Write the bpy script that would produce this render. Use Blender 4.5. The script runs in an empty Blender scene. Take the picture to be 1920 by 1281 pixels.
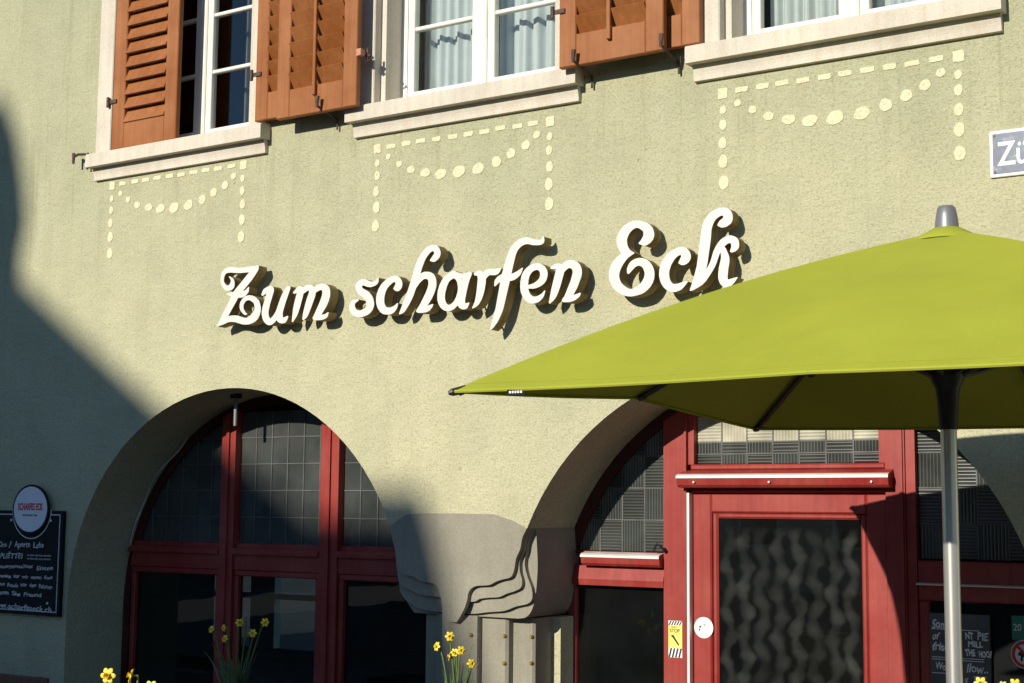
import bpy, math, random
from mathutils import Vector, Matrix
from mathutils.geometry import tessellate_polygon

random.seed(7)
S = bpy.context.scene
COL = S.collection

# ------------------------------------------------------------------ camera
cam_d = bpy.data.cameras.new("camera")
cam = bpy.data.objects.new("camera", cam_d)
COL.objects.link(cam)
cam_d.sensor_width = 36.0
cam_d.lens = 36.0 * 2800.0 / 1920.0
cam_d.clip_end = 500.0
right = Vector((0.83580898, 0.54893786, 0.00951758))
up = Vector((0.05430011, -0.0999027, 0.99351444))
fwd = Vector((-0.54632852, 0.82987148, 0.11330696))
m = Matrix.Identity(4)
for i in range(3):
    m[i][0] = right[i]; m[i][1] = up[i]; m[i][2] = -fwd[i]
m[0][3], m[1][3], m[2][3] = 0.0, -6.5, 1.8
cam.matrix_world = m
S.camera = cam

# ------------------------------------------------------------------ sky, sun, exposure
AZ, EL = math.radians(6.5), math.radians(20.5)
sdir = Vector((math.sin(AZ) * math.cos(EL), math.cos(AZ) * math.cos(EL), -math.sin(EL)))
world = bpy.data.worlds.new("World"); S.world = world; world.use_nodes = True
wn = world.node_tree.nodes; wl = world.node_tree.links
wn.clear()
wo = wn.new("ShaderNodeOutputWorld"); wb = wn.new("ShaderNodeBackground"); sk = wn.new("ShaderNodeTexSky")
sk.sky_type = 'NISHITA'; sk.sun_disc = False
sk.sun_elevation = EL; sk.sun_rotation = math.pi + AZ
sk.altitude = 450; sk.air_density = 1.0; sk.dust_density = 0.0; sk.ozone_density = 4.0
wb.inputs['Strength'].default_value = 0.105
wl.new(sk.outputs[0], wb.inputs[0]); wl.new(wb.outputs[0], wo.inputs[0])
sun_d = bpy.data.lights.new("sun", 'SUN'); sun_d.energy = 5.0; sun_d.angle = math.radians(0.55)
sun_d.color = (1.0, 0.93, 0.80)
sun = bpy.data.objects.new("sun", sun_d); COL.objects.link(sun)
sun.rotation_euler = sdir.to_track_quat('-Z', 'Y').to_euler(); sun.location = (-3, -20, 12)
S.view_settings.view_transform = 'Standard'; S.view_settings.look = 'None'
S.view_settings.exposure = 0.08; S.view_settings.gamma = 1.0
S.view_settings.use_curve_mapping = False

# ------------------------------------------------------------------ materials
def new_mat(name):
    mt = bpy.data.materials.new(name); mt.use_nodes = True
    nt = mt.node_tree
    return mt, nt, nt.nodes['Principled BSDF']

def pos_node(nt):
    return nt.nodes.new("ShaderNodeNewGeometry").outputs['Position']

def noise(nt, scale, detail=3.0, rough=0.5, vec=None, dist=0.0):
    n = nt.nodes.new("ShaderNodeTexNoise")
    n.inputs['Scale'].default_value = scale; n.inputs['Detail'].default_value = detail
    n.inputs['Roughness'].default_value = rough; n.inputs['Distortion'].default_value = dist
    nt.links.new(vec if vec is not None else pos_node(nt), n.inputs['Vector'])
    return n.outputs['Fac']

def ramp(nt, fac, stops, interp='LINEAR'):
    r = nt.nodes.new("ShaderNodeValToRGB"); cr = r.color_ramp; cr.interpolation = interp
    cr.elements[0].position = stops[0][0]; cr.elements[0].color = (*stops[0][1], 1)
    cr.elements[1].position = stops[-1][0]; cr.elements[1].color = (*stops[-1][1], 1)
    for p, c in stops[1:-1]:
        e = cr.elements.new(p); e.color = (*c, 1)
    nt.links.new(fac, r.inputs[0])
    return r.outputs[0]

def mixc(nt, fac, a, b, mode='MIX'):
    x = nt.nodes.new("ShaderNodeMix"); x.data_type = 'RGBA'; x.blend_type = mode
    for s, v in ((0, fac), (6, a), (7, b)):
        if hasattr(v, 'is_linked') or isinstance(v, bpy.types.NodeSocket):
            nt.links.new(v, x.inputs[s])
        else:
            x.inputs[s].default_value = v if s == 0 else (*v, 1)
    return x.outputs[2]

def g3(v): return (v, v, v)

def bump(nt, bs, h, strength, dist, normal=None):
    b = nt.nodes.new("ShaderNodeBump"); b.inputs['Strength'].default_value = strength
    b.inputs['Distance'].default_value = dist
    nt.links.new(h, b.inputs['Height'])
    if normal is not None: nt.links.new(normal, b.inputs['Normal'])
    nt.links.new(b.outputs[0], bs.inputs['Normal'])
    return b.outputs[0]

def stretch(nt, sx, sy, sz):
    mp = nt.nodes.new("ShaderNodeMapping"); mp.inputs['Scale'].default_value = (sx, sy, sz)
    nt.links.new(pos_node(nt), mp.inputs['Vector'])
    return mp.outputs[0]

def simple(name, col, rough=0.6, metal=0.0, var=0.12, scale=9.0, bstr=0.0, bscale=120.0, spec=0.5):
    mt, nt, bs = new_mat(name)
    n = noise(nt, scale, 5, 0.6)
    lo = tuple(c * (1 - var) for c in col); hi = tuple(min(1, c * (1 + var)) for c in col)
    nt.links.new(ramp(nt, n, [(0.3, lo), (0.7, hi)]), bs.inputs['Base Color'])
    bs.inputs['Roughness'].default_value = rough; bs.inputs['Metallic'].default_value = metal
    bs.inputs['Specular IOR Level'].default_value = spec
    if bstr > 0: bump(nt, bs, noise(nt, bscale, 3), bstr, 0.003)
    return mt

def m_plaster():
    mt, nt, bs = new_mat("plaster")
    big = noise(nt, 0.55, 4, 0.55)
    midn = noise(nt, 3.2, 5, 0.6)
    grain = noise(nt, 75, 3, 0.7)
    c1 = ramp(nt, big, [(0.3, (0.515, 0.505, 0.335)), (0.7, (0.605, 0.565, 0.375))])
    c2 = ramp(nt, midn, [(0.25, g3(0.87)), (0.5, g3(0.985)), (0.8, g3(1.05))])
    c = mixc(nt, 1.0, c1, c2, 'MULTIPLY')
    sp = ramp(nt, grain, [(0.28, (0.60, 0.61, 0.56)), (0.45, g3(0.96)), (0.72, g3(1.11))])
    c = mixc(nt, 1.0, c, sp, 'MULTIPLY')
    # scattered dark specks and small stains of the roughcast
    spk = noise(nt, 24, 2, 0.5)
    st = ramp(nt, spk, [(0.70, g3(1.0)), (0.77, (0.70, 0.71, 0.64))])
    c = mixc(nt, 1.0, c, st, 'MULTIPLY')
    run = noise(nt, 5.0, 4, 0.6, stretch(nt, 1.6, 1, 0.16))
    c = mixc(nt, 1.0, c, ramp(nt, run, [(0.3, (0.945, 0.95, 0.93)), (0.6, g3(1.0))]), 'MULTIPLY')
    # thin rain runs below the upper sills
    rn = noise(nt, 9.0, 4, 0.6, stretch(nt, 2.2, 1, 0.10))
    zz = nt.nodes.new("ShaderNodeSeparateXYZ"); nt.links.new(pos_node(nt), zz.inputs[0])
    zm = nt.nodes.new("ShaderNodeMapRange"); zm.inputs['From Min'].default_value = 3.05; zm.inputs['From Max'].default_value = 3.95
    nt.links.new(zz.outputs['Z'], zm.inputs['Value'])
    c = mixc(nt, zm.outputs[0], c, mixc(nt, 1.0, c, ramp(nt, rn, [(0.30, (0.81, 0.82, 0.79)), (0.46, g3(1.0))]), 'MULTIPLY'))
    # grey-green tint growing with height on the wall, ragged at its lower edge
    sx = nt.nodes.new("ShaderNodeSeparateXYZ"); nt.links.new(pos_node(nt), sx.inputs[0])
    ad = nt.nodes.new("ShaderNodeMath"); ad.operation = 'MULTIPLY_ADD'; ad.inputs[1].default_value = 1.6; ad.inputs[2].default_value = 0.0
    nt.links.new(noise(nt, 0.9, 5, 0.62), ad.inputs[0])
    a2 = nt.nodes.new("ShaderNodeMath"); a2.operation = 'ADD'; nt.links.new(sx.outputs['Z'], a2.inputs[0]); nt.links.new(ad.outputs[0], a2.inputs[1])
    mr = nt.nodes.new("ShaderNodeMapRange"); mr.inputs['From Min'].default_value = 3.6; mr.inputs['From Max'].default_value = 4.9
    nt.links.new(a2.outputs[0], mr.inputs['Value'])
    c = mixc(nt, 1.0, c, ramp(nt, mr.outputs[0], [(0.0, (1.02, 1.02, 1.02)), (1.0, (0.845, 0.868, 0.865))]), 'MULTIPLY')
    nt.links.new(c, bs.inputs['Base Color'])
    bs.inputs['Roughness'].default_value = 0.95; bs.inputs['Specular IOR Level'].default_value = 0.15
    h1 = noise(nt, 115, 4, 0.65)
    n1 = bump(nt, bs, h1, 0.9, 0.011)
    h2 = noise(nt, 22, 3, 0.55)
    bump(nt, bs, h2, 0.4, 0.022, n1)
    return mt

def m_stone(name, col, streak=(0.8, 0.74, 0.7), bstr=0.25, grain=60):
    mt, nt, bs = new_mat(name)
    a = noise(nt, 2.5, 5, 0.6)
    c = ramp(nt, a, [(0.3, tuple(x * 0.86 for x in col)), (0.7, tuple(min(1, x * 1.06) for x in col))])
    run = noise(nt, 6, 4, 0.6, stretch(nt, 3.5, 3.5, 0.25))
    c = mixc(nt, 1.0, c, ramp(nt, run, [(0.32, streak), (0.58, g3(1.0))]), 'MULTIPLY')
    gr = noise(nt, grain * 2, 3, 0.7)
    c = mixc(nt, 1.0, c, ramp(nt, gr, [(0.3, g3(0.86)), (0.6, g3(1.04))]), 'MULTIPLY')
    nt.links.new(c, bs.inputs['Base Color'])
    bs.inputs['Roughness'].default_value = 0.88; bs.inputs['Specular IOR Level'].default_value = 0.2
    bump(nt, bs, noise(nt, grain, 4, 0.6), bstr, 0.004)
    return mt

def m_paint(name, col, faded, chip, rough=0.55, grain_axis=(40, 40, 1.2)):
    mt, nt, bs = new_mat(name)
    a = noise(nt, 2.6, 6, 0.65)
    c = ramp(nt, a, [(0.35, col), (0.72, faded)])
    g = noise(nt, 1.0, 4, 0.6, stretch(nt, *grain_axis))
    c = mixc(nt, 1.0, c, ramp(nt, g, [(0.3, g3(0.82)), (0.65, g3(1.05))]), 'MULTIPLY')
    ch = noise(nt, 38, 6, 0.72)
    fac = ramp(nt, ch, [(0.705, g3(0.0)), (0.73, g3(1.0))])
    c = mixc(nt, fac, c, chip)
    nt.links.new(c, bs.inputs['Base Color'])
    bs.inputs['Roughness'].default_value = rough; bs.inputs['Specular IOR Level'].default_value = 0.35
    bump(nt, bs, g, 0.12, 0.003)
    return mt

def m_glass(name, tint, rough=0.015, refl=1.0, wob=0.0, dust=0.0):
    mt = bpy.data.materials.new(name); mt.use_nodes = True
    nt = mt.node_tree; nt.nodes.remove(nt.nodes['Principled BSDF'])
    out = nt.nodes['Material Output']
    tr = nt.nodes.new("ShaderNodeBsdfTransparent"); tr.inputs[0].default_value = (*tint, 1)
    gl = nt.nodes.new("ShaderNodeBsdfGlossy"); gl.inputs['Roughness'].default_value = rough
    gl.inputs['Color'].default_value = (refl, refl, refl, 1)
    lw = nt.nodes.new("ShaderNodeLayerWeight"); lw.inputs['Blend'].default_value = 0.5
    pw = nt.nodes.new("ShaderNodeMath"); pw.operation = 'POWER'; pw.inputs[1].default_value = 5.0
    nt.links.new(lw.outputs['Facing'], pw.inputs[0])
    fr = nt.nodes.new("ShaderNodeMath"); fr.operation = 'MULTIPLY_ADD'; fr.inputs[1].default_value = 0.955; fr.inputs[2].default_value = 0.045
    nt.links.new(pw.outputs[0], fr.inputs[0])
    mx = nt.nodes.new("ShaderNodeMixShader")
    if wob > 0:
        b = nt.nodes.new("ShaderNodeBump"); b.inputs['Strength'].default_value = wob; b.inputs['Distance'].default_value = 0.01
        nt.links.new(noise(nt, 3.0, 2), b.inputs['Height'])
        nt.links.new(b.outputs[0], gl.inputs['Normal'])
    nt.links.new(fr.outputs[0], mx.inputs[0]); nt.links.new(tr.outputs[0], mx.inputs[1]); nt.links.new(gl.outputs[0], mx.inputs[2])
    if dust > 0:
        df = nt.nodes.new("ShaderNodeBsdfDiffuse"); df.inputs['Color'].default_value = (0.34, 0.36, 0.34, 1)
        m2 = nt.nodes.new("ShaderNodeMixShader"); mm = nt.nodes.new("ShaderNodeMath"); mm.operation = 'MULTIPLY'; mm.inputs[1].default_value = dust*2
        nt.links.new(noise(nt, 3.5, 5, 0.65), mm.inputs[0]); nt.links.new(mm.outputs[0], m2.inputs[0])
        nt.links.new(mx.outputs[0], m2.inputs[1]); nt.links.new(df.outputs[0], m2.inputs[2]); nt.links.new(m2.outputs[0], out.inputs[0])
    else:
        nt.links.new(mx.outputs[0], out.inputs[0])
    return mt

def m_ribbed(name, axis, base=(0.042, 0.048, 0.044)):
    mt, nt, bs = new_mat(name)
    v = noise(nt, 4.5, 3, 0.5)
    c = ramp(nt, v, [(0.3, tuple(x * 0.6 for x in base)), (0.7, tuple(x * 1.45 for x in base))])
    nt.links.new(c, bs.inputs['Base Color'])
    bs.inputs['Roughness'].default_value = 0.3
    bs.inputs['IOR'].default_value = 1.6
    return mt

def m_canvas(name, col):
    mt, nt, bs = new_mat(name)
    a = noise(nt, 1.7, 4, 0.55)
    c = ramp(nt, a, [(0.3, tuple(x * 0.9 for x in col)), (0.7, tuple(x * 1.07 for x in col))])
    c = mixc(nt, 1.0, c, ramp(nt, noise(nt, 260, 2), [(0.3, g3(0.93)), (0.7, g3(1.04))]), 'MULTIPLY')
    nt.links.new(c, bs.inputs['Base Color'])
    bs.inputs['Roughness'].default_value = 0.85; bs.inputs['Specular IOR Level'].default_value = 0.2
    n1 = bump(nt, bs, noise(nt, 2.2, 3, 0.5, stretch(nt, 1, 1, 2)), 0.35, 0.03)
    bump(nt, bs, noise(nt, 300, 2), 0.15, 0.002, n1)
    return mt

def m_enamel():
    mt, nt, bs = new_mat("blue_enamel")
    a = noise(nt, 26, 6, 0.7)
    c = ramp(nt, a, [(0.44, (0.018, 0.042, 0.105)), (0.60, (0.050, 0.085, 0.155)), (0.74, (0.32, 0.36, 0.42))])
    nt.links.new(c, bs.inputs['Base Color']); bs.inputs['Roughness'].default_value = 0.4
    return mt

def m_asphalt(name, col):
    mt, nt, bs = new_mat(name)
    c = mixc(nt, 1.0, ramp(nt, noise(nt, 0.5, 5, 0.6), [(0.3, tuple(x * 0.8 for x in col)), (0.7, tuple(x * 1.2 for x in col))]),
             ramp(nt, noise(nt, 90, 3, 0.7), [(0.3, g3(0.7)), (0.7, g3(1.25))]), 'MULTIPLY')
    nt.links.new(c, bs.inputs['Base Color']); bs.inputs['Roughness'].default_value = 0.9
    bump(nt, bs, noise(nt, 130, 3), 0.5, 0.004)
    return mt

M = {}
M['plaster'] = m_plaster()
M['cream'] = m_stone('cream_painted_stone', (0.63, 0.58, 0.485), (0.92, 0.88, 0.85), 0.12)
M['sandstone'] = m_stone('grey_sandstone', (0.305, 0.285, 0.225), (0.92, 0.91, 0.89), 0.22, 45)
M['orange'] = m_paint('orange_shutter_paint', (0.265, 0.082, 0.016), (0.365, 0.145, 0.050), (0.21, 0.08, 0.03), 0.6)
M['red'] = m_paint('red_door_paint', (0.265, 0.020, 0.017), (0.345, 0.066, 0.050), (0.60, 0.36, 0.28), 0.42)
M['red_shaded'] = m_paint('shaded_red_frame', (0.055, 0.010, 0.008), (0.085, 0.020, 0.015), (0.15, 0.08, 0.06), 0.6)  # red paint darkened for the arch rings, their shade put into the colour
M['sash'] = simple('white_sash_paint', (0.76, 0.74, 0.66), 0.5, var=0.06)
M['glass_up'] = m_glass('upper_window_glass', (0.95, 0.97, 0.97), 0.01, 1.0, 0.05)
M['glass_dark'] = m_glass('dark_window_glass', (0.50, 0.57, 0.57), 0.012, 1.0, 0.06, 0.012)
M['glass_lead'] = m_glass('leaded_glass', (0.50, 0.57, 0.57), 0.06, 1.0, 0.25, 0.13)
M['rib_h'] = m_ribbed('ribbed_glass_horizontal', 'Z')
M['rib_v'] = m_ribbed('ribbed_glass_vertical', 'X')
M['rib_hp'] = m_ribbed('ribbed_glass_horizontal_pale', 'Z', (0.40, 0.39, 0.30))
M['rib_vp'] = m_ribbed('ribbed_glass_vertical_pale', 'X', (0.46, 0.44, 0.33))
M['lead'] = simple('lead_came', (0.10, 0.10, 0.094), 0.6, 0.2, 0.3)
M['canvas'] = m_canvas('lime_canvas', (0.350, 0.375, 0.038))
M['canvas_seam'] = m_canvas('lime_canvas_seam', (0.325, 0.350, 0.035))
M['dark_metal'] = simple('dark_metal', (0.022, 0.022, 0.022), 0.45, 0.2, 0.3)
M['rib_metal'] = simple('grey_rib_metal', (0.06, 0.062, 0.06), 0.4, 0.6, 0.2)
M['pole'] = simple('satin_aluminium', (0.62, 0.60, 0.56), 0.34, 0.75, 0.05)
M['finial'] = simple('grey_plastic', (0.20, 0.20, 0.215), 0.4, 0.3, 0.08)
M['letter_white'] = simple('white_letter_face', (0.68, 0.655, 0.595), 0.55, var=0.06)
M['bronze'] = m_stone('bronze_letter_return', (0.33, 0.255, 0.13), (0.6, 0.5, 0.4), 0.1)
def m_garland():
    mt, nt, bs = new_mat('pale_yellow_paint')
    c = ramp(nt, noise(nt, 9, 4, 0.6), [(0.3, (0.74,0.67,0.44)), (0.7, (0.84,0.77,0.53))])
    worn = ramp(nt, noise(nt, 85, 4, 0.7), [(0.36, g3(1.0)), (0.44, g3(0.0))])
    nt.links.new(mixc(nt, worn, c, (0.52,0.49,0.32)), bs.inputs['Base Color']); bs.inputs['Roughness'].default_value = 0.9
    bump(nt, bs, noise(nt, 115, 4, 0.65), 0.9, 0.010)
    return mt
M['paint_yellow'] = m_garland()
M['iron'] = simple('rusty_iron', (0.10, 0.062, 0.045), 0.75, 0.3, 0.45, 40)
M['pinkblock'] = simple('hinge_block_paint', (0.50, 0.22, 0.13), 0.6, var=0.2, scale=40)
M['black'] = simple('black_board', (0.010, 0.010, 0.012), 0.7, var=0.3, spec=0.2)
M['board_grey'] = simple('slate_board', (0.10, 0.10, 0.095), 0.7, var=0.25, scale=6)
M['white'] = simple('white_print', (0.82, 0.81, 0.78), 0.6, var=0.04)
M['chalk'] = simple('chalk', (0.62, 0.63, 0.62), 0.9, var=0.25, scale=60)
M['board_badge'] = simple('badge_white', (0.78, 0.76, 0.80), 0.5, var=0.04)
M['red_print'] = simple('red_print', (0.55, 0.03, 0.03), 0.5, var=0.1)
M['yellow_print'] = simple('yellow_print', (0.82, 0.74, 0.16), 0.5, var=0.06)
M['green_print'] = simple('green_print', (0.02, 0.20, 0.13), 0.5, var=0.1)
M['black_print'] = simple('black_print', (0.015, 0.015, 0.013), 0.5, var=0.2)
M['enamel'] = m_enamel()
M['curtain'] = simple('pale_curtain', (0.50, 0.535, 0.515), 0.9, var=0.06)
M['curtain_dark'] = simple('grey_curtain', (0.13, 0.13, 0.12), 0.9, var=0.2)
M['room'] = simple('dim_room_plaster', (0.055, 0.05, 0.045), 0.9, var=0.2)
M['petal'] = simple('daffodil_petal', (0.80, 0.66, 0.05), 0.55, var=0.12, scale=40)
M['trumpet'] = simple('daffodil_trumpet', (0.80, 0.47, 0.015), 0.55, var=0.12, scale=40)
M['stem'] = simple('daffodil_stem', (0.085, 0.13, 0.03), 0.6, var=0.3, scale=30)
M['leaf'] = simple('daffodil_leaf', (0.060, 0.115, 0.035), 0.5, var=0.35, scale=25)
M['soil'] = simple('soil', (0.05, 0.035, 0.025), 0.95, var=0.4, scale=40)
M['planter'] = simple('planter_steel', (0.16, 0.15, 0.14), 0.6, 0.3, 0.15)
M['wood'] = m_paint('bench_wood', (0.16, 0.06, 0.035), (0.22, 0.10, 0.06), (0.3, 0.2, 0.14), 0.6)
M['asphalt'] = m_asphalt('asphalt', (0.055, 0.054, 0.052))
M['paving'] = m_asphalt('terrace_paving', (0.10, 0.095, 0.088))
M['house_wall'] = simple('far_house_plaster', (0.42, 0.38, 0.32), 0.9, var=0.1, scale=1.2)
M['house_wall_b'] = simple('far_house_plaster_grey', (0.30, 0.30, 0.29), 0.9, var=0.1, scale=1.2)
M['roof'] = simple('far_roof_tile', (0.20, 0.09, 0.06), 0.85, var=0.3, scale=5)
M['silver'] = simple('bare_metal_strip', (0.75, 0.72, 0.68), 0.45, 0.3, 0.1)

# ------------------------------------------------------------------ mesh helpers
class MB:
    """collects faces; build() links them as ONE mesh object"""
    def __init__(s): s.v = []; s.f = []
    def quad(s, a, b, c, d):
        n = len(s.v); s.v += [a, b, c, d]; s.f.append((n, n+1, n+2, n+3)); return s
    def box(s, x0, x1, y0, y1, z0, z1):
        n = len(s.v)
        s.v += [(x0,y0,z0),(x1,y0,z0),(x1,y1,z0),(x0,y1,z0),(x0,y0,z1),(x1,y0,z1),(x1,y1,z1),(x0,y1,z1)]
        s.f += [(n,n+3,n+2,n+1),(n+4,n+5,n+6,n+7),(n,n+1,n+5,n+4),(n+1,n+2,n+6,n+5),(n+2,n+3,n+7,n+6),(n+3,n,n+4,n+7)]
        return s
    def bbox(s, x0, x1, y0, y1, z0, z1, b=0.004):
        """box with chamfered front (-Y) edges"""
        b = min(b, (x1-x0)*0.45, (z1-z0)*0.45, (y1-y0)*0.9)
        n = len(s.v)
        s.v += [(x0,y1,z0),(x1,y1,z0),(x1,y1,z1),(x0,y1,z1),
                (x0,y0+b,z0),(x1,y0+b,z0),(x1,y0+b,z1),(x0,y0+b,z1),
                (x0+b,y0,z0+b),(x1-b,y0,z0+b),(x1-b,y0,z1-b),(x0+b,y0,z1-b)]
        s.f += [(n,n+3,n+2,n+1)]
        for i in range(4):
            j = (i+1) % 4
            s.f += [(n+i,n+j,n+4+j,n+4+i),(n+4+i,n+4+j,n+8+j,n+8+i)]
        s.f += [(n+8,n+9,n+10,n+11)]
        return s
    def prism(s, loops, y0, y1, front=True, back=True, sides=True, bev=0.0):
        """loops of (x,z); first is outer; extruded from y0 (front) to y1"""
        flat = [p for lp in loops for p in lp]; N = len(flat)
        n = len(s.v)
        s.v += [(p[0], y0, p[1]) for p in flat] + [(p[0], y1, p[1]) for p in flat]
        tris = tessellate_polygon([[Vector((p[0], p[1], 0)) for p in lp] for lp in loops])
        for t in tris:
            a, b, c = t
            ar = (flat[b][0]-flat[a][0])*(flat[c][1]-flat[a][1])-(flat[c][0]-flat[a][0])*(flat[b][1]-flat[a][1])
            if ar < 0: a, b, c = a, c, b
            if front: s.f.append((n+a, n+b, n+c))
            if back: s.f.append((n+N+a, n+N+c, n+N+b))
        if sides:
            o = 0
            for lp in loops:
                k = len(lp)
                for i in range(k):
                    j = (i+1) % k
                    s.f.append((n+o+i, n+N+o+i, n+N+o+j, n+o+j))
                o += k
        return s
    def plan(s, pts, z0, z1):
        """plan polygon (x,y) extruded upward"""
        N = len(pts); n = len(s.v)
        s.v += [(p[0], p[1], z0) for p in pts] + [(p[0], p[1], z1) for p in pts]
        tris = tessellate_polygon([[Vector((p[0], p[1], 0)) for p in pts]])
        for a, b, c in tris:
            s.f.append((n+a, n+c, n+b)); s.f.append((n+N+a, n+N+b, n+N+c))
        for i in range(N):
            j = (i+1) % N
            s.f.append((n+i, n+j, n+N+j, n+N+i))
        return s
    def tube(s, pts, rad, seg=8, cap=True):
        pts = [Vector(p) for p in pts]
        if not isinstance(rad, (list, tuple)): rad = [rad]*len(pts)
        n0 = len(s.v); ref = None
        for i, p in enumerate(pts):
            d = (pts[min(i+1, len(pts)-1)] - pts[max(i-1, 0)]).normalized()
            if ref is None:
                ref = Vector((0,0,1)) if abs(d.z) < 0.9 else Vector((1,0,0))
            u = d.cross(ref).normalized(); w = d.cross(u).normalized(); ref = -w if False else ref
            for k in range(seg):
                a = 2*math.pi*k/seg
                q = p + (u*math.cos(a) + w*math.sin(a))*rad[i]
                s.v.append(tuple(q))
        for i in range(len(pts)-1):
            for k in range(seg):
                a = n0+i*seg+k; b = n0+i*seg+(k+1) % seg
                s.f.append((a, b, b+seg, a+seg))
        if cap:
            s.f.append(tuple(n0+k for k in range(seg)))
            e = n0+(len(pts)-1)*seg
            s.f.append(tuple(e+seg-1-k for k in range(seg)))
        return s
    def lathe(s, prof, c, seg=20):
        """prof: (radius, z) from bottom to top about the vertical axis through c"""
        n0 = len(s.v)
        for r, z in prof:
            for k in range(seg):
                a = 2*math.pi*k/seg
                s.v.append((c[0]+r*math.cos(a), c[1]+r*math.sin(a), c[2]+z))
        for i in range(len(prof)-1):
            for k in range(seg):
                a = n0+i*seg+k; b = n0+i*seg+(k+1) % seg
                s.f.append((a, b, b+seg, a+seg))
        s.f.append(tuple(n0+seg-1-k for k in range(seg)))
        e = n0+(len(prof)-1)*seg
        s.f.append(tuple(e+k for k in range(seg)))
        return s
    def disc(s, cx, cz, rx, rz, y0, y1, seg=24, rot=0.0):
        ca, sa = math.cos(rot), math.sin(rot); lp = []
        for k in range(seg):
            a = 2*math.pi*k/seg; x, z = rx*math.cos(a), rz*math.sin(a)
            lp.append((cx+x*ca-z*sa, cz+x*sa+z*ca))
        return s.prism([lp], y0, y1)
    def build(s, name, mat, parent=None, smooth=False, loc=None):
        me = bpy.data.meshes.new(name)
        me.from_pydata(s.v, [], s.f); me.update()
        if mat is not None: me.materials.append(mat if not isinstance(mat, str) else M[mat])
        if smooth:
            me.polygons.foreach_set('use_smooth', [True]*len(me.polygons))
            try: me.set_sharp_from_angle(angle=math.radians(40))
            except Exception: pass
        o = bpy.data.objects.new(name, me); COL.objects.link(o)
        if parent is not None: o.parent = parent
        if loc is not None: o.location = loc
        return o

def link_copy(name, me, parent, loc=(0,0,0), rot=None):
    o = bpy.data.objects.new(name, me); COL.objects.link(o); o.parent = parent; o.location = loc
    if rot is not None: o.rotation_euler = rot
    return o

def tag(o, label=None, cat=None, group=None, kind=None):
    if label: o['label'] = label
    if cat: o['category'] = cat
    if group: o['group'] = group
    if kind: o['kind'] = kind
    return o

def thing(name, label, cat, loc=(0,0,0), group=None):
    o = bpy.data.objects.new(name, None); COL.objects.link(o); o.location = loc
    o.empty_display_size = 0.1
    return tag(o, label, cat, group)

def part(name, parent, loc=(0,0,0)):
    """an Empty that groups sub-parts"""
    o = bpy.data.objects.new(name, None); COL.objects.link(o); o.parent = parent; o.location = loc
    o.empty_display_size = 0.05
    return o

def text(name, body, size, mat, parent, loc, rot=(math.pi/2,0,0), sx=1.0, shear=0.0, align='LEFT', depth=0.0006, bold=0.0):
    cu = bpy.data.curves.new(name, 'FONT'); cu.body = body; cu.size = size; cu.align_x = align
    cu.extrude = depth; cu.shear = shear; cu.offset = bold; cu.resolution_u = 3
    o = bpy.data.objects.new(name, cu); COL.objects.link(o)
    dg = bpy.context.evaluated_depsgraph_get()
    me = bpy.data.meshes.new_from_object(o.evaluated_get(dg))
    bpy.data.objects.remove(o); bpy.data.curves.remove(cu)
    me.name = name; me.materials.clear(); me.materials.append(M[mat])
    r = bpy.data.objects.new(name, me); COL.objects.link(r); r.parent = parent
    r.location = loc; r.rotation_euler = rot; r.scale = (sx, 1, 1)
    return r

def clip_circle(poly, cx, cz, R, n=72):
    """Sutherland-Hodgman clip of (x,z) polygon against a circle"""
    out = poly
    for k in range(n):
        a0 = 2*math.pi*k/n; a1 = 2*math.pi*(k+1)/n
        p = (cx+R*math.cos(a0), cz+R*math.sin(a0)); q = (cx+R*math.cos(a1), cz+R*math.sin(a1))
        ex, ez = q[0]-p[0], q[1]-p[1]
        ins = lambda v: ex*(v[1]-p[1])-ez*(v[0]-p[0]) >= 0
        res = []
        for i in range(len(out)):
            a, b = out[i], out[(i+1) % len(out)]
            ia, ib = ins(a), ins(b)
            if ia != ib:
                da = ex*(a[1]-p[1])-ez*(a[0]-p[0]); db = ex*(b[1]-p[1])-ez*(b[0]-p[0])
                t = da/(da-db); x = (a[0]+(b[0]-a[0])*t, a[1]+(b[1]-a[1])*t)
            if ia: res.append(a)
            if ia != ib: res.append(x)
        out = res
        if len(out) < 3: return []
    return out

def clip_arch(poly, cx, cz, R):
    """clip against the arch opening: half circle on top of a rectangle (convex)"""
    lo = [p for p in poly]
    # below the springing line the opening is a rectangle, above it a circle; both lie inside a stadium
    def half(poly, f):
        res = []
        for i in range(len(poly)):
            a, b = poly[i], poly[(i+1) % len(poly)]
            fa, fb = f(a), f(b)
            if fa >= 0: res.append(a)
            if (fa >= 0) != (fb >= 0):
                t = fa/(fa-fb); res.append((a[0]+(b[0]-a[0])*t, a[1]+(b[1]-a[1])*t))
        return res
    out = half(half(lo, lambda p: p[0]-(cx-R)), lambda p: (cx+R)-p[0])
    n = 48
    for k in range(n):
        a0 = math.pi*k/n; a1 = math.pi*(k+1)/n
        p = (cx+R*math.cos(a0), cz+R*math.sin(a0)); q = (cx+R*math.cos(a1), cz+R*math.sin(a1))
        ex, ez = q[0]-p[0], q[1]-p[1]
        out = half(out, lambda v: ex*(v[1]-p[1])-ez*(v[0]-p[0]))
        if len(out) < 3: return []
    return out

# ------------------------------------------------------------------ the setting: ground
def ground(name, x0, x1, y0, y1, z, mat):
    o = MB().quad((x0,y0,z),(x1,y0,z),(x1,y1,z),(x0,y1,z)).build(name, mat)
    return tag(o, kind='structure')
ground('road', -160, 160, -160, 40, 0.0, 'asphalt')
pv = MB().box(-40, 30, -5.2, 0.6, 0.004, 0.12).build('pavement', 'paving'); tag(pv, kind='structure')

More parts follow.
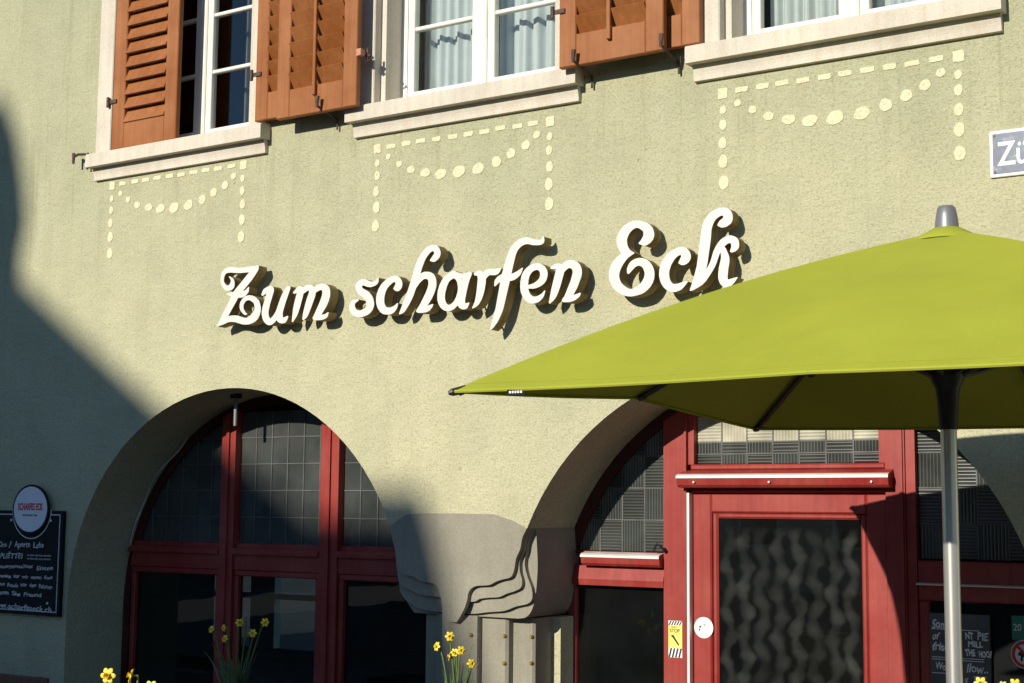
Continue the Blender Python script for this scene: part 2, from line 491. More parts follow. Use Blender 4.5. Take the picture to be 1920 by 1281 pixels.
# ------------------------------------------------------------------ the tavern building
A1, A2, AZ0, AR = -6.30, -2.94, 1.165, 1.353
bld = thing('tavern_building', 'pale green plastered tavern with red arched doorway, cream window stones and orange shutters', 'building')

def arc(cx, R, a0, a1, n):
    return [(cx+R*math.cos(math.radians(a0+(a1-a0)*k/n)), AZ0+R*math.sin(math.radians(a0+(a1-a0)*k/n))) for k in range(n+1)]
stone_top = [(-4.961,1.779),(-4.86,1.787),(-4.62,1.789),(-4.385,1.787),(-4.27,1.757)]
outline = [(-15.5,0.125),(A1-AR,0.125)] + arc(A1,AR,180,24,40) + stone_top + arc(A2,AR,156,0,40) + [(A2+AR,0.125),(2.5,0.125),(2.5,6.8),(-15.5,6.8)]
WX = [-6.787, -4.612, -2.456]
holes = [[(cx-0.64,4.03),(cx+0.64,4.03),(cx+0.64,5.80),(cx-0.64,5.80)] for cx in WX]
MB().prism([outline]+holes, 0.0, 0.5).build('plaster_wall', 'plaster', bld, smooth=True)
# rooms behind the windows, dim
rm = MB()
def room(m_, x0, x1, y0, y1, z0, z1, hole=None):
    if hole:
        a, b, c, d = hole
        for (p, q, r, s) in ((x0,a,z0,z1),(b,x1,z0,z1),(a,b,z0,c),(a,b,d,z1)): m_.quad((p,y1,r),(q,y1,r),(q,y1,s),(p,y1,s))
    else: m_.quad((x0,y1,z0),(x1,y1,z0),(x1,y1,z1),(x0,y1,z1))
    m_.quad((x0,y0,z0),(x0,y1,z0),(x0,y1,z1),(x0,y0,z1))
    m_.quad((x1,y0,z0),(x1,y0,z1),(x1,y1,z1),(x1,y1,z0)); m_.quad((x0,y0,z0),(x1,y0,z0),(x1,y1,z0),(x0,y1,z0))
    m_.quad((x0,y0,z1),(x0,y1,z1),(x1,y1,z1),(x1,y0,z1))
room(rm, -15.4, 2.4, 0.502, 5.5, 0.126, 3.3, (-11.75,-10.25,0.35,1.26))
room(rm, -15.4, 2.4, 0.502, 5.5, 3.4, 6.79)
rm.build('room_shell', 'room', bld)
MB().box(-15.9, 2.9, -0.45, 6.0, 6.81, 7.0).build('eaves', 'wood', bld)
bw = MB(); bw.box(-11.17,-10.83,5.45,5.55,0.35,1.26); bw.box(-11.75,-11.171,5.46,5.54,0.86,0.92); bw.box(-10.829,-10.25,5.46,5.54,0.86,0.92); bw.build('back_window_frame', 'sash', bld)

# stone pier between the arches: stepped corbels above a stepped shaft
pier = part('stone_pier', bld)
def sm(P, n=4):
    """Catmull-Rom through the measured points"""
    Q = [(2*P[0][0]-P[1][0], 2*P[0][1]-P[1][1])]+P+[(2*P[-1][0]-P[-2][0], 2*P[-1][1]-P[-2][1])]; o = []
    for i in range(1, len(Q)-2):
        for k in range(n):
            t = k/n; A_, B_, C_, D_ = Q[i-1], Q[i], Q[i+1], Q[i+2]
            o.append(tuple(0.5*(2*B_[j]+(C_[j]-A_[j])*t+(2*A_[j]-5*B_[j]+4*C_[j]-D_[j])*t*t+(3*B_[j]-A_[j]-3*C_[j]+D_[j])*t**3) for j in (0,1)))
    return o+[P[-1]]
left1 = sm([(-4.702,1.2205),(-4.704,1.30),(-4.724,1.375),(-4.745,1.407),(-4.785,1.420),(-4.853,1.426),(-4.904,1.450),(-4.96,1.459),(-4.988,1.478),(-5.0,1.515),(-5.014,1.57),(-5.04,1.63),(-5.064,1.716)])
left2 = sm([(-4.66,1.335),(-4.79,1.348),(-4.87,1.352),(-4.93,1.372),(-4.99,1.395),(-5.02,1.43),(-5.035,1.50),(-5.05,1.60),(-5.066,1.716)])
left3 = sm([(-4.66,1.262),(-4.83,1.268),(-4.90,1.278),(-4.96,1.305),(-5.005,1.335),(-5.03,1.38),(-5.045,1.48),(-5.067,1.716)])
R1 = sm([(-4.176,1.716),(-4.203,1.665),(-4.214,1.612),(-4.240,1.561),(-4.250,1.506),(-4.272,1.466),(-4.325,1.452),(-4.366,1.439),(-4.402,1.422),(-4.445,1.417),(-4.488,1.413),(-4.520,1.398),(-4.537,1.372),(-4.543,1.34),(-4.560,1.295),(-4.588,1.250),(-4.609,1.2205)])
R2 = sm([(-4.175,1.716),(-4.203,1.660),(-4.213,1.605),(-4.236,1.550),(-4.234,1.495),(-4.220,1.450),(-4.228,1.414),(-4.265,1.394),(-4.318,1.378),(-4.362,1.360),(-4.425,1.354),(-4.484,1.346),(-4.522,1.330),(-4.65,1.325)])
R3 = sm([(-4.174,1.716),(-4.200,1.655),(-4.212,1.595),(-4.222,1.535),(-4.205,1.470),(-4.178,1.410),(-4.175,1.358),(-4.203,1.331),(-4.278,1.313),(-4.348,1.288),(-4.450,1.277),(-4.53,1.266),(-4.65,1.260)])
top = stone_top[:]
def cap_layer(Lf, Rt, y0, y1, zlow):
    lp = ([(Lf[0][0], zlow)] if zlow else []) + Lf + top + Rt + ([(Rt[-1][0], zlow)] if zlow else [])
    return MB().prism([lp], y0, y1)
cap_layer(left1, R1, -0.003, 0.026, None).build('corbel_front', 'sandstone', pier, smooth=True)
cap_layer(left2, R2, 0.0262, 0.052, None).build('corbel_middle', 'sandstone', pier, smooth=True)
cap_layer(left3, R3, 0.0522, 0.080, None).build('corbel_inner', 'sandstone', pier, smooth=True)
bk = [(-5.068,1.716)] + top + sm([(-4.172,1.716),(-4.165,1.62),(-4.160,1.521),(-4.168,1.40),(-4.180,1.335),(-4.200,1.288),(-4.230,1.260),(-4.270,1.2508)]) + [(-4.95,1.2508),(-5.05,1.36),(-5.07,1.5)]
MB().prism([bk], 0.0802, 0.5).build('impost_block', 'sandstone', pier, smooth=True)
MB().plan([(-4.702,-0.003),(-4.662,-0.003),(-4.609,0.026),(-4.702,0.026)], 0.126, 1.2203).build('shaft_front', 'sandstone', pier)
MB().plan([(-4.702,0.0262),(-4.6086,0.0262),(-4.527,0.0705),(-4.524,0.085),(-4.524,0.11),(-4.82,0.11),(-4.80,0.08)], 0.126, 1.2549).build('shaft_core', 'sandstone', pier)
MB().plan([(-4.89,0.1102),(-4.376,0.1102),(-4.362,0.124),(-4.360,0.16),(-4.89,0.16)], 0.126, 1.2506).build('shaft_step', 'sandstone', pier)
MB().plan([(-4.92,0.1602),(-4.240,0.1602),(-4.228,0.173),(-4.226,0.33),(-4.92,0.33)], 0.126, 1.2503).build('shaft_step', 'sandstone', pier)
MB().plan([(-4.947,0.3302),(-4.172,0.3302),(-4.170,0.5),(-4.947,0.5)], 0.126, 1.2501).build('shaft_reveal', 'plaster', pier)
stud = MB().tube([(0,0,0),(0,-0.008,0),(0,-0.014,0)], [0.011,0.010,0.005], 10)
sme = stud.build('brass_stud', simple('brass', (0.50,0.33,0.08), 0.4, 0.7, 0.2), pier, loc=(-4.556,0.055,1.155))
for p in [(-4.380,0.1102,1.155),(-4.380,0.1102,1.015),(-4.244,0.1602,1.155),(-4.244,0.1602,1.02)]:
    link_copy('brass_stud', sme.data, pier, p)

def extrude_x(prof, x0, x1, mb=None):
    """profile of (y,z), counter-clockwise seen from -X... extruded along X"""
    mb = mb or MB(); N = len(prof); n = len(mb.v)
    mb.v += [(x0,p[0],p[1]) for p in prof]+[(x1,p[0],p[1]) for p in prof]
    for i in range(N):
        j = (i+1) % N; mb.f.append((n+i, n+j, n+N+j, n+N+i))
    mb.f.append(tuple(n+N-1-i for i in range(N))); mb.f.append(tuple(n+N+i for i in range(N)))
    return mb

# ------------------------------------------------------------------ upper windows
def window(cx, first):
    w = part('window', bld)
    for sgn in (-1, 1):
        a, b = sorted((cx+sgn*0.745, cx+sgn*0.605))
        MB().bbox(a, b, -0.030, 0.03, 4.075, 5.80, 0.006).build('jamb', 'cream', w)
        a, b = sorted((cx+sgn*0.70, cx+sgn*0.568))
        MB().box(a, b, 0.0302, 0.30, 4.075, 5.80).build('reveal', 'cream', w)
    MB().bbox(cx-0.745, cx+0.745, -0.030, 0.30, 5.80, 5.95, 0.006).build('lintel', 'cream', w)
    slab = [(-0.090,3.994),(0.30,3.994),(0.30,4.10),(-0.02,4.092),(-0.082,4.082),(-0.090,4.074)]
    sl = extrude_x(slab, cx-0.765, cx+0.765).build('sill_slab', 'cream', w)
    mo = [(-0.040,3.9938),(-0.039,3.985),(-0.035,3.970),(-0.030,3.955),(-0.027,3.940),(-0.026,3.916),(0.01,3.913),(0.01,3.9938)]
    extrude_x(mo, cx-0.748, cx+0.748).build('sill_moulding', 'cream', w)
    fr = MB()
    fr.box(cx-0.5678, cx-0.528, 0.175, 0.235, 4.104, 5.78); fr.box(cx+0.528, cx+0.5678, 0.175, 0.235, 4.104, 5.78)
    fr.box(cx-0.528, cx+0.528, 0.175, 0.235, 4.104, 4.142)
    fr.bbox(cx-0.030, cx+0.030, 0.168, 0.235, 4.142, 5.78, 0.008)
    fr.build('fixed_frame', 'sash', w)
    for sgn in (-1, 1):
        x0, x1 = sorted((cx+sgn*0.0302, cx+sgn*0.5278))
        s_ = MB()
        s_.bbox(x0, x0+0.046, 0.180, 0.228, 4.1422, 5.77, 0.005); s_.bbox(x1-0.046, x1, 0.180, 0.228, 4.1422, 5.77, 0.005)
        s_.bbox(x0+0.046, x1-0.046, 0.180, 0.228, 4.1422, 4.197, 0.005)
        s_.build('sash', 'sash', w)
        zs = [4.197, 4.570, 4.945, 5.320, 5.77]
        for z in zs[1:4]:
            MB().bbox(x0+0.0462, x1-0.0462, 0.186, 0.222, z-0.011, z+0.011, 0.004).build('glazing_bar', 'sash', w)
        for k in range(4):
            z0 = zs[k]+(0.011 if k else 0); z1 = zs[k+1]-0.011
            MB().box(x0+0.0464, x1-0.0464, 0.205, 0.209, z0, z1).build('pane', 'glass_up', w)
    return w
for i, cx in enumerate(WX): window(cx, i == 0)

# shutters: local origin at bottom left of the leaf, x to the right, front face at y=0
def leaf_mesh_slat(w_, inner):
    """one louvre slat, sloping"""
    t = 0.009 if not inner else 0.012; d = 0.0545 if not inner else 0.052; a = math.radians(24) if not inner else math.radians(-33)
    c, s_ = math.cos(a), math.sin(a); pts = []
    for (u, v) in ((-d, -t/2), (d, -t/2), (d, t/2), (-d, t/2)):
        pts.append((u*s_ + v*c, u*c - v*s_))   # (y,z)
    return extrude_x([(p[0], p[1]) for p in pts], 0, w_)
slat_cache = {}
def shutter(x0, yf, z0, w_=0.60, h=1.60, inner=False, lst=0.10, rst=0.10):
    sh = part('shutter', bld, (x0, yf, z0)); T = 0.036
    MB().bbox(0, lst, 0, T, 0, h, 0.005).build('stile', 'orange', sh)
    MB().bbox(w_-rst, w_, 0, T, 0, h, 0.005).build('stile', 'orange', sh)
    MB().bbox(lst, w_-rst, 0.0005, T-0.0005, 0, 0.165, 0.004).build('rail', 'orange', sh)
    MB().bbox(lst, w_-rst, 0.0005, T-0.0005, h-0.12, h, 0.004).build('rail', 'orange', sh)
    key = (round(w_-lst-rst, 3), inner)
    z = 0.165+0.050; k = 0
    while z < h-0.13:
        if key not in slat_cache:
            o = leaf_mesh_slat(w_-lst-rst, inner).build('slat', 'orange', sh, loc=(lst, T*0.5, z)); slat_cache[key] = o.data
        else:
            o = link_copy('slat', slat_cache[key], sh, (lst, T*0.5, z))
        o.rotation_euler = (math.radians(random.uniform(-1.6, 1.6)), 0, 0)
        z += 0.0915; k += 1
    if inner:
        MB().bbox(w_*0.5-0.011, w_*0.5+0.011, -0.022, -0.004, 0.10, h-0.2, 0.003).build('tilt_rod', 'orange', sh)
    return sh
shutter(-7.385, -0.030, 4.100, w_=0.585, inner=False, lst=0.115, rst=0.105)   # closed leaf of the first window
shutter(-6.085, -0.078, 4.100, inner=True)      # behind
shutter(-5.845, -0.152, 4.062, inner=True)
shutter(-3.745, -0.078, 4.090, inner=True)
shutter(-3.907, -0.152, 4.062, inner=True)

def hinge(x, y, z, side):
    h = MB(); h.box(min(x, x+side*0.07), max(x, x+side*0.07), y-0.004, y+0.004, z-0.012, z+0.012)
    h.tube([(x, y-0.008, z-0.035), (x, y-0.008, z+0.03)], 0.011, 8)
    h.build('hinge', 'iron', bld)
hinge(-7.41, -0.036, 4.42, 1); hinge(-6.105, -0.084, 4.385, 1); hinge(-3.94, -0.158, 4.36, 1)
hb = MB().box(-5.244, -5.212, -0.16, -0.12, 4.345, 4.385).build('hinge_block', 'pinkblock', bld)
MB().tube([(-5.21,-0.10,4.40),(-5.21,-0.10,4.32),(-5.17,-0.10,4.34)], 0.009, 6).box(-5.232,-5.19,-0.106,-0.094,4.35,4.362).build('hinge_pin', 'iron', bld)
def dog(x, z, y=-0.185, back=0.0):
    d = MB(); d.tube([(x,back,z-0.05),(x,y*0.6,z-0.03),(x,y,z-0.012)], 0.007, 6)
    d.tube([(x-0.004,y,z-0.02),(x,y-0.004,z+0.015),(x+0.002,y-0.002,z+0.045)], [0.008,0.011,0.013], 8)
    d.tube([(x+0.012,-0.02,z-0.05),(x+0.012,-0.02,z-0.115)], 0.006, 6)
    d.build('shutter_catch', 'iron', bld)
dog(-5.50, 4.098); dog(-3.80, 4.088); dog(-3.30, 4.085)
d = MB(); d.tube([(-7.60,-0.0,4.09),(-7.62,-0.04,4.10),(-7.66,-0.06,4.10),(-7.69,-0.07,4.085)], 0.009, 6)
d.tube([(-7.69,-0.07,4.11),(-7.69,-0.07,4.04)], [0.012,0.009], 6); d.tube([(-7.60,-0.03,4.11),(-7.60,-0.03,4.0)], 0.008, 6)
d.build('shutter_catch', 'iron', bld)

# curtains hang inside the windows
def curtain(x0, x1, z0, z1, y, mat, label, amp=0.02, waves=9, ph=0.0, grp=None):
    mb = MB(); n = 90
    for i in range(n+1):
        t = i/n; x = x0+(x1-x0)*t
        yy = y+amp*math.sin(ph+t*waves*2*math.pi+1.3*math.sin(t*7+ph))+0.4*amp*math.sin(t*waves*4.7*math.pi+ph)
        mb.v += [(x, yy, z0), (x+0.006*math.sin(t*19+ph), y+(yy-y)*0.8, (z0+z1)/2), (x, yy, z1)]
    for i in range(n):
        for k in range(2):
            a = i*3+k; mb.f.append((a, a+3, a+4, a+1))
    o = mb.build('curtain', mat, None, smooth=True); return tag(o, label, 'curtain', grp)
curtain(-5.15, -4.66, 4.11, 5.75, 0.33, 'curtain', 'pale curtain behind left sash of the middle upper window', 0.024, 5, 0.4)
curtain(-4.60, -4.10, 4.11, 5.75, 0.33, 'curtain', 'pale curtain behind right sash of the middle upper window', 0.024, 5, 2.0)
curtain(-2.96, -2.47, 4.11, 5.75, 0.33, 'curtain', 'pale curtain behind left sash of the right upper window', 0.022, 6, 1.1)
curtain(-2.43, -1.91, 4.11, 5.75, 0.33, 'curtain', 'pale curtain behind right sash of the right upper window', 0.022, 6, 3.0)
curtain(-6.66, -6.45, 4.11, 5.75, 0.42, 'curtain_dark', 'dark grey curtain inside the half shuttered left upper window', 0.02, 4, 0.2)

# ------------------------------------------------------------------ painted garlands under the sills
OV = [(0.078,-0.058,0.018,0.017,0),(0.156,-0.105,0.021,0.019,-20),(0.240,-0.147,0.028,0.021,-12),(0.344,-0.178,0.035,0.024,-4),(0.450,-0.196,0.040,0.028,8),
      (0.569,-0.201,0.043,0.033,14),(0.699,-0.198,0.039,0.031,16),(0.814,-0.175,0.030,0.031,38),(0.911,-0.144,0.029,0.027,38),(1.0,-0.107,0.028,0.025,34),(1.07,-0.062,0.023,0.020,30)]
def garland(x0, z, n):
    g = part('painted_garland', bld); y = -0.0035
    jit = lambda s: random.uniform(-s, s)
    def wob(poly, y_):
        o = []
        for i in range(len(poly)):
            p, q = poly[i], poly[(i+1) % len(poly)]
            for t in (0.06, 0.3, 0.55, 0.8): o.append((p[0]+(q[0]-p[0])*t+jit(0.0014), p[1]+(q[1]-p[1])*t+jit(0.0014)))
        return MB().prism([o], y_, 0.001)
    def oval(cx_, cz_, rx, rz, rot):
        ca, sa = math.cos(rot), math.sin(rot); o = []
        f1, f2 = random.uniform(0, 6.3), random.uniform(0, 6.3)
        for k in range(20):
            t = 2*math.pi*k/20; w_ = 1+0.035*math.sin(3*t+f1)+0.03*math.sin(5*t+f2)
            x_, z_ = rx*w_*math.cos(t), rz*w_*math.sin(t); o.append((cx_+x_*ca-z_*sa, cz_+x_*sa+z_*ca))
        return MB().prism([o], y, 0.001)
    for x in (x0, x0+1.152):
        wob([(x-0.025,z-0.026),(x+0.025,z-0.026),(x+0.025,z+0.026),(x-0.025,z+0.026)], y).build('square', 'paint_yellow', g)
    for k in range(10):
        x = x0+0.099+k*0.1056+jit(0.003); zz = z+0.003+jit(0.003)
        a_, b_ = x-0.032+jit(0.004), x+0.032+jit(0.004)
        wob([(a_,zz-0.0125),(b_,zz-0.0125),(b_,zz+0.0125),(a_,zz+0.0125)], y).build('dash', 'paint_yellow', g)
    for (dx, dz, rx, rz, a) in OV:
        oval(x0+dx+jit(0.003), z+dz+jit(0.003), rx*0.98, rz*0.98, math.radians(a)).build('oval', 'paint_yellow', g)
    for x in (x0, x0+1.15):
        for k, (dz, rx, rz) in enumerate(((-0.081,0.017,0.021),(-0.157,0.019,0.026),(-0.245,0.021,0.029),(-0.336,0.024,0.033),(-0.443,0.026,0.034))):
            oval(x+jit(0.003), z+dz+jit(0.003), rx, rz, jit(0.1)).build('oval', 'paint_yellow', g)
    return g
garland(-7.386, 3.870, 1); garland(-5.204, 3.838, 2); garland(-3.059, 3.840, 3)

# ------------------------------------------------------------------ arched window (left) and doorway (right)
def arch_poly(cx, R, zb, n=40):
    return [(cx-R, zb)] + arc(cx, R, 180, 0, n) + [(cx+R, zb)]
RI = 1.292
aw = part('arched_window', bld)
MB().prism([[(A1-AR-0.01,0.126),(A1+AR-0.0,0.126),(A1+AR-0.0,0.46),(A1-AR-0.01,0.46)]], 0.40, 0.499).build('window_breast', 'plaster', aw)
MB().prism([arch_poly(A1, 1.358, 0.4602), arch_poly(A1, RI, 0.53)], 0.470, 0.535).build('arch_frame', 'red_shaded', aw, smooth=True)
def timber(name, par, x0, x1, z0, z1, y0, y1, cx=None, R=1.30):
    if cx is not None:
        p = clip_arch([(x0,z0),(x1,z0),(x1,z1),(x0,z1)], cx, AZ0, R)
        return MB().prism([p], y0, y1).build(name, 'red', par)
    return MB().bbox(x0, x1, y0, y1, z0, z1, 0.008).build(name, 'red', par)
for (a, b) in ((-6.765,-6.648), (-5.942,-5.800)):
    timber('mullion', aw, a, b, 0.531, 2.6, 0.435, 0.53, A1)
    timber('mullion_bead', aw, (a+b)/2-0.012, (a+b)/2+0.012, 0.531, 2.55, 0.422, 0.4348, A1)
for (a, b) in ((-7.58,-6.7655), (-6.6475,-5.9425), (-5.7995,-5.03)):
    timber('transom', aw, a, b, 1.425, 1.545, 0.446, 0.528, A1)
    ex = extrude_x([(0.425,1.52),(0.446,1.52),(0.446,1.560),(0.436,1.556),(0.425,1.540)], a+0.002, b-0.002); ex.build('transom_ledge', 'red', aw)

def panes(par, x0, nx, px, zrows, cx, R, y, mats, came_mat='lead', glass_rng=None, xlim=(-99,99)):
    for j in range(len(zrows)-1):
        for i in range(nx):
            a, b = max(xlim[0], x0+i*px), min(xlim[1], x0+(i+1)*px)
            if b-a < 0.01: continue
            p = clip_arch([(a+0.003,zrows[j]+0.003),(b-0.003,zrows[j]+0.003),(b-0.003,zrows[j+1]-0.003),(a+0.003,zrows[j+1]-0.003)], cx, AZ0, R)
            if len(p) < 3: continue
            mt_ = mats(i, j)
            yy = y+random.uniform(-0.0012, 0.0012)
            if not mt_.startswith('rib'):
                MB().prism([p], yy, yy+0.004).build('pane', mt_, par); continue
            hor = mt_.startswith('rib_h'); k0 = 1 if hor else 0
            lo, hi = min(q[k0] for q in p), max(q[k0] for q in p)
            nr = max(1, round((hi-lo)/0.0165)); pt = (hi-lo)/nr; ns = 6; mb = MB()
            for r_ in range(nr*ns):
                u0, u1 = lo+pt*r_/ns, lo+pt*(r_+1)/ns
                big = 9.0
                def cut(poly, f):
                    res = []
                    for q in range(len(poly)):
                        A_, B_ = poly[q], poly[(q+1) % len(poly)]; fa, fb = f(A_), f(B_)
                        if fa >= 0: res.append(A_)
                        if (fa >= 0) != (fb >= 0):
                            t = fa/(fa-fb); res.append((A_[0]+(B_[0]-A_[0])*t, A_[1]+(B_[1]-A_[1])*t))
                    return res
                st_ = cut(cut(p, lambda q: q[k0]-u0), lambda q: u1-q[k0])
                if len(st_) < 3: continue
                rel = lambda q: min(1, max(0, (q[k0]-u0)/(u1-u0)))
                y0_ = -0.0042*math.sin(math.pi*(r_ % ns)/ns); y1_ = -0.0042*math.sin(math.pi*(r_ % ns+1)/ns)
                n_ = len(mb.v); mb.v += [(q[0], yy+y0_+(y1_-y0_)*rel(q), q[1]) for q in st_]
                mb.f.append(tuple(range(n_, n_+len(st_))))
            mb.build('pane', mt_, par)
    c = 0.0034
    for i in range(1, nx):
        x = x0+i*px
        if not xlim[0] < x < xlim[1]: continue
        p = clip_arch([(x-c,zrows[0]),(x+c,zrows[0]),(x+c,zrows[-1]),(x-c,zrows[-1])], cx, AZ0, R)
        if len(p) > 2: MB().prism([p], y-0.005, y+0.009).build('lead_came', came_mat, par)
    for z in zrows[1:-1]:
        p = clip_arch([(max(xlim[0],x0),z-c),(min(xlim[1],x0+nx*px),z-c),(min(xlim[1],x0+nx*px),z+c),(max(xlim[0],x0),z+c)], cx, AZ0, R)
        if len(p) > 2: MB().prism([p], y-0.004, y+0.008).build('lead_came', came_mat, par)

zr = [1.584, 1.751, 1.917, 2.083, 2.249, 2.415]
gl = lambda i, j: 'glass_lead'
panes(aw, -7.55, 6, 0.131, zr, A1, RI-0.002, 0.488, gl, xlim=(-7.56,-6.767))
panes(aw, -6.646, 6, 0.1315, zr, A1, RI-0.002, 0.488, gl, xlim=(-6.647,-5.944))
panes(aw, -5.798, 6, 0.131, zr, A1, RI-0.002, 0.488, gl, xlim=(-5.798,-5.03))
for (a, b) in ((-7.566,-6.767), (-6.646,-5.944), (-5.798,-5.034)):
    f = MB(); f.bbox(a, b, 0.452, 0.50, 1.385, 1.424, 0.006); f.bbox(a, a+0.035, 0.452, 0.50, 0.532, 1.385, 0.006); f.bbox(b-0.035, b, 0.452, 0.50, 0.532, 1.385, 0.006)
    f.bbox(a+0.035, b-0.035, 0.452, 0.50, 0.532, 0.60, 0.006)
    f.build('sash', 'red', aw)
    f = MB(); f.bbox(a, b, 0.462, 0.50, 1.546, 1.588, 0.006); f.build('glazing_bead', 'red', aw)
    MB().box(a+0.036, b-0.036, 0.482, 0.487, 0.602, 1.384).build('window_pane', 'glass_dark', aw)

# doorway
dw = part('doorway', bld)
MB().prism([arch_poly(A2, 1.358, 0.126), arch_poly(A2, RI, 0.127)], 0.470, 0.535).build('arch_frame', 'red_shaded', dw, smooth=True)
timber('door_post', dw, -3.616, -3.480, 0.126, 2.6, 0.435, 0.53, A2)
timber('door_post', dw, -2.432, -2.338, 0.126, 2.6, 0.435, 0.53, A2)
timber('door_post', dw, -2.3375, -2.292, 0.126, 2.6, 0.447, 0.53, A2)
timber('post_bead', dw, -3.494, -3.4805, 0.126, 2.55, 0.424, 0.4348, A2)
timber('post_bead', dw, -2.362, -2.346, 0.126, 2.55, 0.424, 0.4348, A2)
MB().box(-3.4795, -3.4660, 0.428, 0.50, 0.126, 1.905).build('metal_strip', 'silver', dw)
# hood over the door and its pale front edge
hood = [(0.44,1.929),(0.375,1.932),(0.362,1.944),(0.352,1.984),(0.358,1.992),(0.44,2.020)]
extrude_x(hood[::-1], -3.500, -2.392).build('door_hood', 'red', dw)
extrude_x([(0.349,1.978),(0.349,1.990),(0.356,1.9955),(0.372,2.0005),(0.362,1.992)][::-1], -3.502, -2.390).build('hood_edge', 'silver', dw)
timber('head_rail', dw, -3.4655, -2.4325, 1.906, 1.9285, 0.450, 0.53)
for x in (-3.40, -2.99, -2.47): MB().tube([(x,0.354,1.958),(x,0.345,1.958)], 0.005, 8).build('hood_nail', 'silver', dw)
# fanlight above the door
timber('fanlight_rail', dw, -3.4655, -2.4325, 2.0205, 2.050, 0.440, 0.53)
timber('fanlight_stile', dw, -3.4795, -3.446, 2.0505, 2.5, 0.446, 0.53, A2)
timber('fanlight_stile', dw, -2.466, -2.4325, 2.0505, 2.5, 0.446, 0.53, A2)
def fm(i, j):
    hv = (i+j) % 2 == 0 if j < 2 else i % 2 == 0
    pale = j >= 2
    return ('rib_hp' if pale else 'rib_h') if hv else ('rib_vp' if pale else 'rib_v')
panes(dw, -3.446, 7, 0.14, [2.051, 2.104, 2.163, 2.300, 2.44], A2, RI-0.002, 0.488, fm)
# side lights: upper ribbed panes
chk = lambda i, j: 'rib_v' if (i+j) % 2 else 'rib_h'
zr2 = [1.597, 1.764, 1.931, 2.098, 2.265, 2.43]
panes(dw, -3.617-5*0.1345, 5, 0.1345, zr2, A2, RI-0.002, 0.488, chk, xlim=(-4.3,-3.617))
panes(dw, -2.291, 5, 0.1385, zr2, A2, RI-0.002, 0.488, lambda i, j: 'rib_h' if (i+j) % 2 else 'rib_v', xlim=(-2.291,-1.6))
led = [(0.445,1.520),(0.405,1.522),(0.392,1.535),(0.388,1.572),(0.395,1.580),(0.445,1.590)]
extrude_x(led[::-1], -4.085, -3.618).build('side_light_ledge', 'red', dw)
extrude_x([(0.385,1.566),(0.385,1.578),(0.396,1.586),(0.44,1.5945),(0.40,1.580)][::-1], -4.088, -3.619).build('ledge_edge', 'silver', dw)
extrude_x([(0.455,1.415),(0.432,1.418),(0.428,1.45),(0.445,1.5195),(0.53,1.5195),(0.53,1.415)][::-1], -4.20, -3.6165).build('transom', 'red', dw)
timber('bottom_rail', dw, -4.20, -3.6165, 1.5905, 1.5965, 0.447, 0.52)
timber('transom', dw, -2.2915, -1.68, 1.408, 1.592, 0.447, 0.53)
extrude_x([(0.446,1.478),(0.425,1.480),(0.423,1.486),(0.446,1.490)][::-1], -2.29, -1.70).build('ledge_edge', 'silver', dw)
for (a, b) in ((-4.205,-3.6165), (-2.2915,-1.675)):
    f = MB(); f.bbox(a, a+0.05, 0.457, 0.52, 0.126, 1.4075, 0.006); f.bbox(b-0.012, b, 0.457, 0.52, 0.126, 1.4075, 0.004); f.bbox(a+0.05, b-0.012, 0.457, 0.52, 0.126, 0.30, 0.006)
    f.build('side_sash', 'red', dw)
    MB().box(a+0.051, b-0.013, 0.486, 0.491, 0.301, 1.4065).build('window_pane', 'glass_dark', dw)
# window latch at the side light
lt = MB(); lt.tube([(-3.60,0.43,1.60),(-3.60,0.40,1.615),(-3.612,0.385,1.635),(-3.628,0.38,1.640),(-3.64,0.385,1.625),(-3.65,0.395,1.608)], 0.007, 6)
lt.build('latch', 'dark_metal', dw)
# door leaf
dl = part('door', bld)
timber('stile', dl, -3.463, -3.358, 0.13, 1.903, 0.462, 0.52)
timber('stile', dl, -2.540, -2.4345, 0.13, 1.903, 0.462, 0.52)
timber('rail', dl, -3.358, -2.540, 1.806, 1.903, 0.4622, 0.52)
timber('rail', dl, -3.358, -2.540, 0.13, 0.55, 0.4622, 0.52)
bd = [(0.470,0),(0.478,0.03),(0.5,0.03),(0.5,0)]
MB().bbox(-3.3578, -3.326, 0.472, 0.512, 0.5505, 1.8055, 0.010).build('bead', 'red', dl)
MB().bbox(-2.572, -2.5402, 0.472, 0.512, 0.5505, 1.8055, 0.010).build('bead', 'red', dl)
MB().bbox(-3.3258, -2.5722, 0.4722, 0.512, 1.777, 1.8055, 0.010).build('bead', 'red', dl)
MB().box(-3.326, -2.572, 0.488, 0.493, 0.56, 1.7768).build('door_pane', 'glass_dark', dl)
